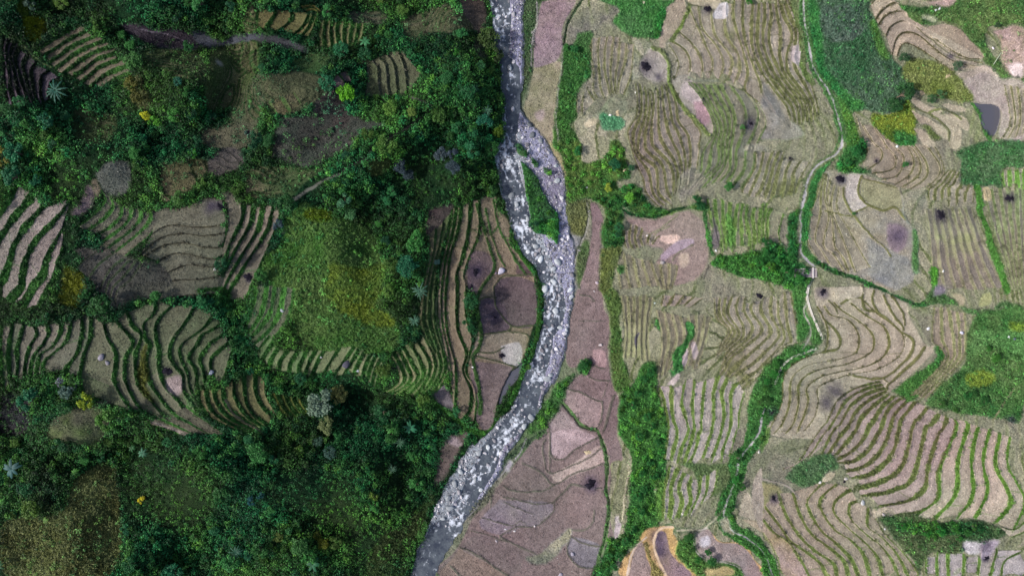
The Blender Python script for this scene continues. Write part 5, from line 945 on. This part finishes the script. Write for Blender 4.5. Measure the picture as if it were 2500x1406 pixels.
# ---- undergrowth: nobody could count it
def scatter(step, fn, seed):
    r = np.random.default_rng(seed)
    xs = np.arange(-14, 2514, step); ys = np.arange(-14, 1420, step)
    X, Y = np.meshgrid(xs, ys); X = X.ravel() + r.uniform(-.5, .5, X.size) * step; Y = Y.ravel() + r.uniform(-.5, .5, Y.size) * step
    p = fn(X, Y); k = r.random(len(X)) < p
    return X[k], Y[k], r
def W3(X, Y, z):
    k = S * (CAMH - z) / CAMH
    return np.c_[(X - 1250) * k, (703 - Y) * k, z]
X, Y, r = scatter(7.5, lambda x, y: np.clip(near(veg, x, y) * np.where(x > np.interp(y, mid[:, 1], mid[:, 0]), 2.3, 1.25), 0, 1), 61)
isL = X < np.interp(Y, mid[:, 1], mid[:, 0])
for side, nm, lb in ((True, 'undergrowth', 'dense dark bushes and creepers covering the hillside west of the river'), (False, 'scrub', 'bright green scrub in gullies and verges east of the river')):
    k = isL == side; x = X[k]; y = Y[k]; n = len(x)
    g = samp(gr1, x, y)[:, None] * 1.2 + .5 + r.normal(size=(n, 1)) * .18; g = np.clip(g, 0, 1)
    if side: base = lin((18, 78, 42)) * (1 - g) + lin((56, 104, 34)) * g
    else: base = lin((22, 88, 46)) * (1 - g) + lin((70, 124, 48)) * g
    gc = near(col, x, y); base = (base * .72 + gc * .45) * (1.15 if side else 1.0)
    if side: base = base * np.clip(1 + 1.0 * samp(big2, x, y)[:, None], .4, 1.9) * (1 + .35 * samp(big, x, y)[:, None] * np.array([-.5, .1, .9]))
    base = base * (.35 + 1.35 * r.random((n, 1)) ** 1.3)
    z = samp(Z, x, y); R = .35 + 1.15 * r.random(n) ** 1.6; h = .2 + (.9 if side else .5) * r.random(n)
    q, F, cc = leaves(W3(x, y, z + h * .8), R, 26, .20 if side else .17, base, .85, .5, .45, 62)
    link(nm, mesh(nm, q, F, M_fol, cc), label=lb, cat='undergrowth', kind='stuff')
# ---- taller thickets closing over the wood floor
X, Y, r = scatter(15, lambda x, y: np.where(x < np.interp(y, mid[:, 1], mid[:, 0]), (near(vb_, x, y) > .6) * .6, (near(vb_, x, y) > .16) * .5), 65)
n = len(X); isl_ = X < np.interp(Y, mid[:, 1], mid[:, 0]); u_ = np.clip(.5 + samp(gr1, X, Y) + r.normal(size=n) * .3, 0, 1)[:, None]
base = np.where(isl_[:, None], lin((22, 88, 46)) * (1 - u_) + lin((70, 116, 40)) * u_, lin((34, 104, 44)) * (1 - u_) + lin((82, 136, 46)) * u_) * (.5 + 1.1 * r.random((n, 1)) ** 1.2)
base = .78 * base * np.clip(1 + .9 * samp(big2, X, Y)[:, None], .4, 1.8)
R = np.where(isl_, .9 + 1.3 * r.random(n) ** 1.4, .7 + .6 * r.random(n))
q, F, cc = leaves(W3(X, Y, samp(Z, X, Y) + np.where(isl_, .8 + 1.2 * r.random(n), .5)), R, 60, .24, base, .95, .5, .38, 66)
link('thicket', mesh('thicket', q, F, M_fol, cc), label='low leafy thickets merging into one canopy', cat='thicket', kind='stuff')
# ---- grass tufts on meadows, verges and terrace banks
X, Y, r = scatter(3.6, lambda x, y: near(tuft, x, y) * .75, 71)
n = len(X); gc = near(col, X, Y) * (.6 + .9 * r.random((n, 1))); z = samp(Z, X, Y)
q, F, cc = leaves(W3(X, Y, z + .06), .22 + .2 * r.random(n), 4, .17, gc, .6, .45, .2, 72)
link('grass', mesh('grass', q, F, M_fol, cc), label='rough grass on meadows, verges and terrace banks', cat='grass', kind='stuff')
# ---- long grass in the meadows
X, Y, r = scatter(6.0, lambda x, y: np.clip((near(tuft, x, y) - .5) * 2.2, 0, 1) * (near(veg, x, y) < .22) * .7, 77)
n = len(X); gc = near(col, X, Y) * (.8 + .7 * r.random((n, 1))); z = samp(Z, X, Y)
q, F, cc = leaves(W3(X, Y, z + .15), .35 + .45 * r.random(n), 12, .34, gc, .7, .35, .2, 78, .22)
link('meadow_grass', mesh('meadow_grass', q, F, M_fol, cc), label='long tangled grass on the meadows', cat='grass', kind='stuff')
# ---- straw stubble standing and lying on the harvested treads
X, Y, r = scatter(3.7, lambda x, y: ((near(cls, x, y) == FIELD) & (near(tuft, x, y) < .4)) * .55, 75)
n = len(X); gc = near(col, X, Y) * (.6 + 1.1 * r.random((n, 1))); z = samp(Z, X, Y)
q, F, cc = leaves(W3(X, Y, z + .05), np.full(n, .2), 3, .13, gc, .4, .6, .15, 76)
link('straw_stubble', mesh('straw_stubble', q, F, M_fol, cc), label='cut straw and stubble strewn over the harvested terraces', cat='stubble', kind='stuff')
# ------------------------------------------------------------------ banana plants and palms
def frond_mesh(L, wd, n, droop, seed, tornv=.25, palm=False):
    r = random.Random(seed); V = []; F = []; C = []
    for i in range(n):
        a = 6.283 * i / n + r.uniform(-.25, .25); l = L * r.uniform(.75, 1.1); seg = 7; tone = r.uniform(.75, 1.25); tilt = r.uniform(.5, 1.0)
        pr = None
        for j in range(seg + 1):
            t = j / seg; d = l * t * .96; z = l * (tilt * .55 * t - droop * t * t)
            wdt = wd * math.sin(math.pi * min(.06 + t * .94, 1)) ** .6 * (1 if not palm else (.6 + .8 * (j % 2)))
            cx, cy = math.cos(a) * d, math.sin(a) * d; px, py = -math.sin(a), math.cos(a)
            o = len(V); V += [(cx + px * wdt, cy + py * wdt, z - wdt * .35), (cx, cy, z), (cx - px * wdt, cy - py * wdt, z - wdt * .35)]
            C += [(tone * .9,) * 3, (tone * 1.3,) * 3, (tone * .9,) * 3]
            if pr is not None: F += [(pr, pr + 1, o + 1, o), (pr + 1, pr + 2, o + 2, o + 1)]
            pr = o
    return mesh('leaves', V, F, M_leaf, np.array(C), False)
bl = [frond_mesh(1.0, .16, 8, .55, 5 + i) for i in range(3)]; pl = [frond_mesh(1.0, .06, 14, .5, 15 + i, palm=True) for i in range(2)]
V, F = join([tube((0, 0, -.2), (.03, 0, .95), .09, .055, 8)]); stem_me = mesh('stem', V, F, M_bark, None, True)
BAN = [(155, 230, 28, 'palm', (48, 112, 92), 'large teal fan palm'), (46, 1137, 22, 'banana', (70, 120, 116), 'pale blue-green banana plant'), (357, 1102, 13, 'banana', (84, 150, 110), 'small banana plant'), (963, 1045, 19, 'banana', (84, 168, 70), 'bright green banana plant'), (1004, 1040, 17, 'banana', (70, 150, 104), 'green star-shaped banana plant'), (895, 108, 14, 'banana', (80, 160, 100), 'pale green star-shaped banana plant'), (1028, 710, 22, 'palm', (84, 132, 104), 'grey-green palm'), (1015, 782, 16, 'palm', (90, 140, 110), 'pale palm'), (770, 1368, 19, 'banana', (70, 140, 96), 'pale leafed banana plant'), (1190, 275, 15, 'palm', (90, 140, 110), 'slender palm'), (980, 1075, 16, 'palm', (84, 130, 96), 'grey palm'), (960, 1140, 14, 'palm', (90, 132, 100), 'pale grey palm'), (585, 1340, 18, 'palm', (60, 118, 92), 'thin-leafed palm'), (10, 1375, 14, 'banana', (50, 110, 60), 'dark banana plant'), (330, 1090, 10, 'banana', (50, 120, 60), 'dark green banana plant'), (193, 1148, 12, 'banana', (84, 160, 50), 'lime green banana plant'), (120, 1225 + 40, 8, 'banana', (110, 160, 60), 'little lime banana plant'), (1160, 222, 13, 'palm', (70, 124, 90), 'silvery palm')]
for i, (x, y, rp, kd, c, d) in enumerate(BAN):
    nm = 'banana_plant' if kd == 'banana' else 'palm_tree'
    e = link(nm, None); r = rp * S; e.location = at(x, y, .5); e.rotation_euler = (0, 0, random.random() * 6); e['category'] = 'banana plant' if kd == 'banana' else 'palm'; e['group'] = 'banana plants in the wood' if kd == 'banana' else 'palms in the wood'
    h = r * .9 + .9
    st = link('stem', stem_me, e, color=(.12, .16, .07)); st.scale = (r * .9, r * .9, h)
    lf = link('leaves', bl[i % 3] if kd == 'banana' else pl[i % 2], e, color=tuple(L3(*c) * .42)); lf.scale = (r * 1.08, r * 1.08, r); lf.location = (0, 0, h * .9)
    reg(e, '%s %s' % (d, where(x, y)), x, y)
# ------------------------------------------------------------------ rocks
import bmesh
def rock_mesh(seed, sub=2, flat=.6, name='boulder'):
    r = np.random.default_rng(seed); bm = bmesh.new(); bmesh.ops.create_icosphere(bm, subdivisions=sub, radius=1)
    co = np.array([v.co[:] for v in bm.verts])
    for _ in range(16):      # facets
        n = r.normal(size=3); n /= np.linalg.norm(n); h = .5 + .38 * r.random(); d = co @ n; o = np.clip(d - h, 0, None); co -= o[:, None] * n * .9
    co *= np.array([1.2, .55 + .5 * r.random(), flat]); co += r.normal(size=co.shape) * .025
    F = [tuple(v.index for v in f.verts) for f in bm.faces]; bm.free()
    return co, np.array(F)
rocks = []
for i in range(10):
    V, F = rock_mesh(500 + i); rocks.append(mesh('boulder', V, F, M_rock))
def boulder(x, y, rp, c, name='boulder', lab=None, group='boulders in the river', lift=.0, z=None):
    o = link(name, random.choice(rocks), color=tuple(L3(*c))); r = rp * S
    o.location = at(x, y, r * .15 + lift) if z is None else Vector(wpos(x, y, z + r * .12)); o.scale = (r, r, r * random.uniform(.8, 1.15)); o.rotation_euler = (random.uniform(-.2, .2), random.uniform(-.2, .2), random.random() * 6.28)
    o['category'] = 'boulder'; o['group'] = group; reg(o, lab, x, y); return o
RL = [('at the top of the river', 40), ('in the upper narrows', 130), ('by the wooded bank', 220), ('above the gravel island', 320), ('beside the narrow island', 420), ('by the foot of the island', 540), ('in the widest rapids', 620), ('beside purple paddies', 700), ('by the small round fields', 790), ('by the dark pond', 900), ('below the river bend', 990), ('in the diagonal rapids', 1080), ('in the lower pool', 1160), ('at the lower cascade', 1250), ('at the bottom of the river', 1360)]
def rwhere(x, y):
    s = min(RL, key=lambda l: abs(l[1] - y))[0]; mx_ = np.interp(y, mid[:, 1], mid[:, 0])
    return s + (', left side' if x < mx_ else ', right side')
BIG = [(1320, 633, 9, (214, 208, 216)), (1332, 707, 10, (196, 192, 200)), (1393, 706, 9, (206, 198, 204)), (1395, 725, 7, (190, 184, 190)), (1246, 167, 7, (176, 176, 190)), (1240, 218, 6, (170, 172, 186)), (1338, 925, 9, (166, 160, 170)), (1345, 915, 7, (176, 170, 178)), (1297, 1018, 10, (158, 150, 158)), (1280, 1040, 9, (176, 172, 182)), (1352, 688, 8, (200, 196, 204)), (1310, 600, 8, (178, 172, 182)), (1290, 665 - 50, 6, (196, 192, 200)), (1360, 640, 9, (186, 178, 188)), (1352, 655, 7, (190, 184, 192)), (1358, 405, 6, (186, 180, 184)), (1360, 442, 8, (176, 168, 176)), (1262, 500, 7, (176, 168, 176)), (1289, 535, 8, (176, 170, 178)), (1248, 478, 9, (146, 132, 138)), (1305, 1385 - 180, 0, (0, 0, 0)), (1357, 760, 9, (186, 182, 190)), (1368, 800, 7, (184, 178, 186)), (1383, 805, 5, (200, 196, 204)), (1192, 1091, 7, (196, 190, 198)), (1170, 1105, 8, (168, 162, 172)), (1160, 1110, 6, (176, 170, 180)), (1125, 1150, 8, (180, 174, 184)), (1110, 1180, 9, (160, 154, 164)), (1100, 1240, 11, (170, 164, 172)), (1095, 1215, 8, (160, 154, 164)), (1082, 1265, 7, (176, 170, 178)), (1175, 1195, 6, (190, 184, 192)), (1160, 1170, 7, (156, 150, 160)), (1300, 330, 8, (120, 112, 118)), (1292, 305, 7, (110, 104, 110)), (1320, 345, 7, (150, 142, 148))]
nb = 0; RT_ = []
for x, y, r, c in BIG:
    if r: boulder(x, y, r * 1.1, (c[1] - 14, c[1] - 10, c[1] - 6), lab='large boulder ' + rwhere(x, y), z=max(float(samp(Z, x, y)), WZ)); nb += 1; RT_.append((x, y, r))
rv = riv & ~(isl | isl2)
tries = 0
RAPX = np.array([(a, b, c) for a, b, c, d in RAP])
while nb < 285 and tries < 20000:
    tries += 1; y = random.uniform(0, 1406); x = random.uniform(np.interp(y, RIVL[:, 1], RIVL[:, 0]), np.interp(y, RIVR[:, 1], RIVR[:, 0]))
    if not near(rv, x, y): continue
    w_ = near(wat, x, y); pr = 1.0 if not w_ else (.45 if np.min(np.hypot(RAPX[:, 0] - x, RAPX[:, 1] - y) / RAPX[:, 2]) < 1.3 else .08)
    if 130 < y < 290 or y > 1300: pr *= .2
    if random.random() > pr: continue
    r = 2.8 + 4.2 * random.random() ** 2
    if any((x - a) ** 2 + (y - b_) ** 2 < ((r + c) * .8) ** 2 for a, b_, c in RT_): continue
    g = random.randint(105, 205); boulder(x, y, r, (g, g - 3, g + 2), lab=('mid-sized boulder ' if r > 4.5 else 'small boulder ') + rwhere(x, y), z=max(float(samp(Z, x, y)), WZ)); RT_.append((x, y, r)); nb += 1
# smaller river stones: one mass
base = [rock_mesh(700 + i, 1, .6) for i in range(6)]
def pw(x, y):
    w_ = near(wat, x, y); ok = near(rv, x, y)
    dd = np.min(np.hypot(RAPX[:, 0][None] - x[:, None], RAPX[:, 1][None] - y[:, None]) / RAPX[:, 2][None], 1)
    p = np.where(w_, np.where(dd < 1.5, .22, .05), .85) * ok; p = np.where((y > 555) & (y < 760) & ok, np.maximum(p, .4), p)
    return p * np.where((y > 1300) | ((y > 150) & (y < 280)), .3, 1)
X, Y, r = scatter(4.2, pw, 81)
ed = 0
Vs = []; Fs = []; Cs = []; off = 0
zz = np.maximum(samp(Z, X, Y), WZ - .05); P = W3(X, Y, zz)
for i in range(len(X)):
    V, F = base[i % 6]; s = (1.0 + 2.9 * r.random() ** 2) * S; a = r.random() * 6.28; ca, sa = math.cos(a), math.sin(a)
    v = V * s; v = np.c_[v[:, 0] * ca - v[:, 1] * sa, v[:, 0] * sa + v[:, 1] * ca, v[:, 2]] + P[i]; Vs.append(v); Fs.append(F + off); off += len(v)
    g = 85 + 125 * r.random() ** 1.3; Cs.append(np.repeat(lin((g, g - 2, g + 3))[None], len(v), 0))
link('river_stones', mesh('river_stones', np.vstack(Vs), np.vstack(Fs), M_stones, np.vstack(Cs)), label='grey and white stones strewn over the riverbed', cat='stones', kind='stuff')
print('stones', len(X), 'boulders', nb)
# rocks lying on fields
FR = [(1223, 662, 10, (176, 170, 184), 'pale oval rock beside the purple paddy'), (1210, 667, 5, (120, 104, 118), 'small mauve rock beside the pale oval rock'), (150, 931, 14, (128, 124, 142), 'flat grey rock beside the lower left terraces'), (178, 945, 9, (120, 132, 132), 'mossy grey rock next to the flat grey rock'), (188, 935, 7, (110, 120, 118), 'small mossy rock under the silvery tree'), (247, 872, 9, (124, 120, 130), 'grey rock inside the lower left field'), (262, 885, 6, (130, 126, 132), 'small grey rock inside the lower left field'), (515, 910, 7, (136, 138, 158), 'blue-grey rock at the terrace edge'), (845, 890, 12, (74, 72, 84), 'dark flat rock on the striped terraces'), (873, 905, 4, (170, 176, 180), 'small white rock on the striped terraces'), (690, 758, 5, (150, 154, 164), 'pale rock on the narrow left terraces'), (783, 872, 3, (190, 190, 190), 'white stone at the terrace corner'), (525, 657, 5, (180, 178, 176), 'white stone at the right end of the contour terraces'), (1154, 896, 3, (210, 210, 210), 'white stone on the mauve paddy'), (1466, 842, 5, (180, 168, 168), 'pale ring-like rock on the mauve field'), (1457, 690, 5, (176, 160, 168), 'pale rock on the long brown strip'), (1451, 781 - 70, 3, (190, 180, 180), 'white stone at the foot of the brown strip'), (1490, 282, 4, (226, 226, 220), 'white standing stone above the neon grass patch'), (1551, 226, 3, (214, 214, 206), 'white stone left of the burnt plot'), (2157, 1256, 5, (180, 170, 170), 'round grey rock under the curved terraces'), (2106, 1227, 7, (176, 176, 176), 'pale boulder at the meeting of curved terraces'), (2065, 1169, 5, (170, 164, 160), 'grey rock on the small upper terrace'), (2267, 802, 5, (204, 204, 206), 'white rock in the right gully'), (2348, 812, 5, (190, 190, 204), 'pale blue rock on the faint right terraces'), (2463, 822, 4, (220, 222, 224), 'white rock in the right meadow'), (2478, 827, 4, (70, 84, 92), 'dark rock in the right meadow'), (2303, 662, 4, (200, 200, 196), 'white rock on the faint grey terraces'), (2190, 357, 4, (230, 230, 230), 'white slab beside the yellow grass patch'), (2285, 25, 4, (210, 210, 210), 'white stone in the top right ditch'), (2294, 22, 4, (206, 206, 206), 'grey-white stone in the top right ditch'), (2425, 118, 4, (210, 200, 206), 'pale stone by the top right brown slope'), (1748, 612, 3, (214, 214, 214), 'white stone left of the bush belt'), (1580, 575, 3, (220, 214, 210), 'white stone on the swirl terraces'), (1618, 640, 6, (170, 160, 158), 'grey rock below the swirl terraces'), (1598, 740, 3, (210, 220, 210), 'white stone by the two short terraces'), (1432, 458, 3, (220, 214, 214), 'white stone in the green belt'), (1571, 6, 4, (206, 204, 170), 'cream rock in the top meadow'), (2160, 1290, 3, (190, 190, 190), 'grey stone at the scrub edge'), (2002, 1177, 4, (200, 200, 196), 'pale stone on the left of the green triangle'), (1853, 1103, 4, (190, 186, 180), 'pale rock beside the lower path'), (1685, 1306, 3, (200, 196, 186), 'white slab near the orange earth'), (1398, 1352, 6, (140, 136, 148), 'grey ring rock on the dark grey paddy'), (1368, 1402, 6, (160, 152, 160), 'pale rock at the bottom paddies'), (1305, 1284, 3, (206, 196, 196), 'white stone on the brown paddies'), (1256, 1296, 3, (206, 200, 200), 'small white stone on the lower brown paddies'), (1212, 1320, 4, (160, 150, 154), 'grey stone on the lower left brown paddy'), (1234, 1291, 3, (206, 206, 206), 'white flat stone by the field edge')]
for x, y, r, c, l in FR: boulder(x, y, r, c, 'field_rock', l, 'rocks lying on the fields')
# pebbles of white along bunds (each one small): one mass
X, Y, r = scatter(9, lambda x, y: np.where((near(cls, x, y) == FIELD) & (x > 1380), .016, 0) + np.where((x > 1325) & (x < 1400) & (y > 1280), .12, 0), 91)
Vs = []; Fs = []; Cs = []; off = 0; P = W3(X, Y, samp(Z, X, Y) + .03)
for i in range(len(X)):
    V, F = base[i % 6]; v = V * (.7 + 1.0 * r.random()) * S + P[i]; Vs.append(v); Fs.append(F + off); off += len(v); g = 150 + 70 * r.random(); Cs.append(np.repeat(lin((g, g, g - 4))[None], len(v), 0))
link('pebbles', mesh('pebbles', np.vstack(Vs), np.vstack(Fs), M_stones, np.vstack(Cs)), label='small white stones scattered over the eastern fields', cat='stones', kind='stuff')
# ------------------------------------------------------------------ burnt straw heaps and straw piles
def heap_mesh(seed, spikes=90):
    r = np.random.default_rng(seed); n = 26; rings = 6; V = [(0, 0, .5)]; F = []
    ra = 1 + .28 * np.sin(np.arange(n) / n * 6.283 * 2 + r.random() * 6) + .22 * np.sin(np.arange(n) / n * 6.283 * 5 + r.random() * 6) + r.normal(size=n) * .08
    for k in range(1, rings + 1):
        for j in range(n):
            t = k / rings; a = j / n * 6.283; V.append((math.cos(a) * t * ra[j] * .8, math.sin(a) * t * ra[j] * .8, .5 * (1 - t ** 1.6) + r.normal() * .05 - (.08 if k == rings else 0)))
    for j in range(n):
        F.append((0, 1 + j, 1 + (j + 1) % n, 1 + (j + 1) % n))
        for k in range(rings - 1):
            a = 1 + k * n + j; b = 1 + k * n + (j + 1) % n; F.append((a, a + n, b + n, b))
    V = list(V); 
    for _ in range(spikes):       # loose stalks
        a = r.random() * 6.283; d = r.random() * .95; x, y = math.cos(a) * d, math.sin(a) * d; z = max(.5 * (1 - d ** 1.6), 0) + .02; b = r.random() * 6.283; l = .16; dx, dy = math.cos(b) * l, math.sin(b) * l; o = len(V)
        V += [(x - dx, y - dy, z), (x + dy * .15, y - dx * .15, z + .04), (x + dx, y + dy, z + .05), (x - dy * .15, y + dx * .15, z + .04)]; F.append((o, o + 1, o + 2, o + 3))
    F4 = [f if len(set(f)) == 4 else None for f in F]; tri = [f[:3] for f in F if len(set(f)) == 3]
    V += [V[0]] * 0
    me = bpy.data.meshes.new('straw_heap'); me.from_pydata([tuple(v) for v in V], [], [f for f in F4 if f] + tri); me.update(); return me
heaps = [heap_mesh(900 + i) for i in range(5)]
for h in heaps: h.materials.append(M_ash)
heaps2 = [heap_mesh(950 + i) for i in range(3)]
for h in heaps2: h.materials.append(M_straw)
BW = {0: 'on the pale field at top centre', 1: 'in the diamond-shaped plot', 2: 'on the pale strip of the fan terraces', 3: 'by the swirled grey field', 4: 'left of the path bend', 5: 'right of the long footpath', 6: 'at the tip of a curved terrace', 7: 'among the short striped terraces', 8: 'at the right edge', 9: 'below the small bridge', 10: 'on the narrow terraces left of the bridge', 13: 'on the brown riverside paddies', 16: 'beside the concrete channel', 17: 'in the lower right meadow', 18: 'on the whitish riverside paddy', 19: 'on the purple riverside plot', 20: 'below the purple riverside plot', 21: 'in the round purple paddy', 22: 'at the top of the contour terraces', 24: 'on the terrace beside the yellow meadow', 25: 'at the terrace edge by the yellow meadow', 26: 'above the small pink plot', 27: 'on the striped terraces', 28: 'below the other heap on the striped terraces', 29: 'beside the winding lower path', 31: 'in the bottom right corner', 32: 'by the pale spot on the left hill', 35: 'on the small stepped terrace'}
for i, (x, y, r0, r1) in enumerate(BURN):
    if r0 == 0: continue
    o = link('burnt_straw_heap', heaps[i % 5], color=(.018, .016, .024)); r = r0 * S; o.location = at(x, y, .0); o.scale = (r, r * random.uniform(.75, 1.2), max(r * .6, .3)); o.rotation_euler = (0, 0, random.random() * 6)
    o['category'] = 'straw heap'; o['group'] = 'burnt straw heaps on the fields'; reg(o, 'black burnt straw heap ' + BW.get(i, where(x, y)), x, y)
for x, y, r, l in ((2315, 186, 9, 'above the yellow-green field'), (2251, 228, 9, 'below the yellow-green field'), (1508, 277, 8, 'above the neon grass patch'), (1525, 415, 7, 'beside the bush belt'), (1437, 1104, 10, 'on the brown riverside field')):
    o = link('straw_pile', heaps2[int(x) % 3], color=tuple(L3(196, 178, 146))); q = r * S; o.location = at(x, y, 0); o.scale = (q, q * .7, .45); o.rotation_euler = (0, 0, random.random() * 6); o['category'] = 'straw pile'; o['group'] = 'pale straw piles'; reg(o, 'low pale straw pile ' + l, x, y)
# ------------------------------------------------------------------ concrete irrigation channel and small bridge
def channel(s, wd, name, label):
    P, _ = resample(pts(s), 60); V = []; F = []
    prof = [(-1, 0), (-1, .42), (-.62, .42), (-.5, .2), (.5, .2), (.62, .42), (1, .42), (1, 0)]
    W = [at(x, y) for x, y in P]; zs = np.convolve(np.pad([w_.z for w_ in W], 4, mode='edge'), np.ones(9) / 9, 'valid')
    for i, p in enumerate(W):
        a = W[max(i - 1, 0)]; b = W[min(i + 1, len(W) - 1)]; t = (b - a).normalized(); n = Vector((-t.y, t.x, 0)).normalized()
        for u_, h in prof: V.append(tuple(Vector((p.x, p.y, zs[i] - .08)) + n * u_ * wd + Vector((0, 0, h * .8))))
    m_ = len(prof)
    for i in range(len(W) - 1):
        for j in range(m_ - 1): F.append((i * m_ + j, i * m_ + j + 1, (i + 1) * m_ + j + 1, (i + 1) * m_ + j))
    link(name, mesh(name, V, F, M_conc), label=label, cat='channel', color=tuple(L3(206, 200, 190)))
channel('L:445,5 432,70 438,140 480,270 515,350 540,410 568,470 570,500', .24, 'irrigation_channel', 'pale concrete irrigation channel running down from the small bridge')
channel('L:520,590 450,610 380,640 310,665 250,700 190,760 150,860 120,930', .26, 'irrigation_channel', 'curved pale concrete channel along the terrace foot beside the footpath')
def boxm(cx, cy, cz, sx, sy, sz, bev=.03):
    bm = bmesh.new(); bmesh.ops.create_cube(bm, size=1); bmesh.ops.scale(bm, vec=(sx, sy, sz), verts=bm.verts); bmesh.ops.translate(bm, vec=(cx, cy, cz), verts=bm.verts)
    bmesh.ops.bevel(bm, geom=bm.edges[:], offset=bev, segments=2, affect='EDGES'); me = bpy.data.meshes.new('part'); bm.to_mesh(me); bm.free(); me.materials.append(M_conc); return me
e = link('footbridge', None); e.location = at(1980, 666, .1); e['category'] = 'footbridge'; e['label'] = 'small grey concrete footbridge where the long footpath crosses the ditch'
link('deck', boxm(-1.6, 0, .1, 5.4, 2.2, .22), e, color=tuple(L3(128, 118, 124)))
for y in (-1.15, 1.15): link('kerb', boxm(-.7, y, .26, 4.6, .16, .3), e, color=tuple(L3(184, 174, 172)))
link('beam', boxm(.45, 0, .34, .28, 3.1, .26), e, color=tuple(L3(208, 200, 196)))
link('abutment', boxm(1.4, 0, .02, .5, 2.6, .5), e, color=tuple(L3(150, 140, 138)))
link('abutment', boxm(-4.5, 0, .02, .4, 2.4, .5), e, color=tuple(L3(120, 112, 116)))
# log across the upper right gully
V, F = join([tube((-1, -1.6, .1), (1, 1.6, .3), .11, .08, 8)]); o = link('fallen_trunk', mesh('fallen_trunk', V, F, M_bark, None, True), label='thin pale fallen trunk across the top right gully', cat='log', color=tuple(L3(176, 186, 160))); o.location = at(2434, 144, .3)
finish_labels()
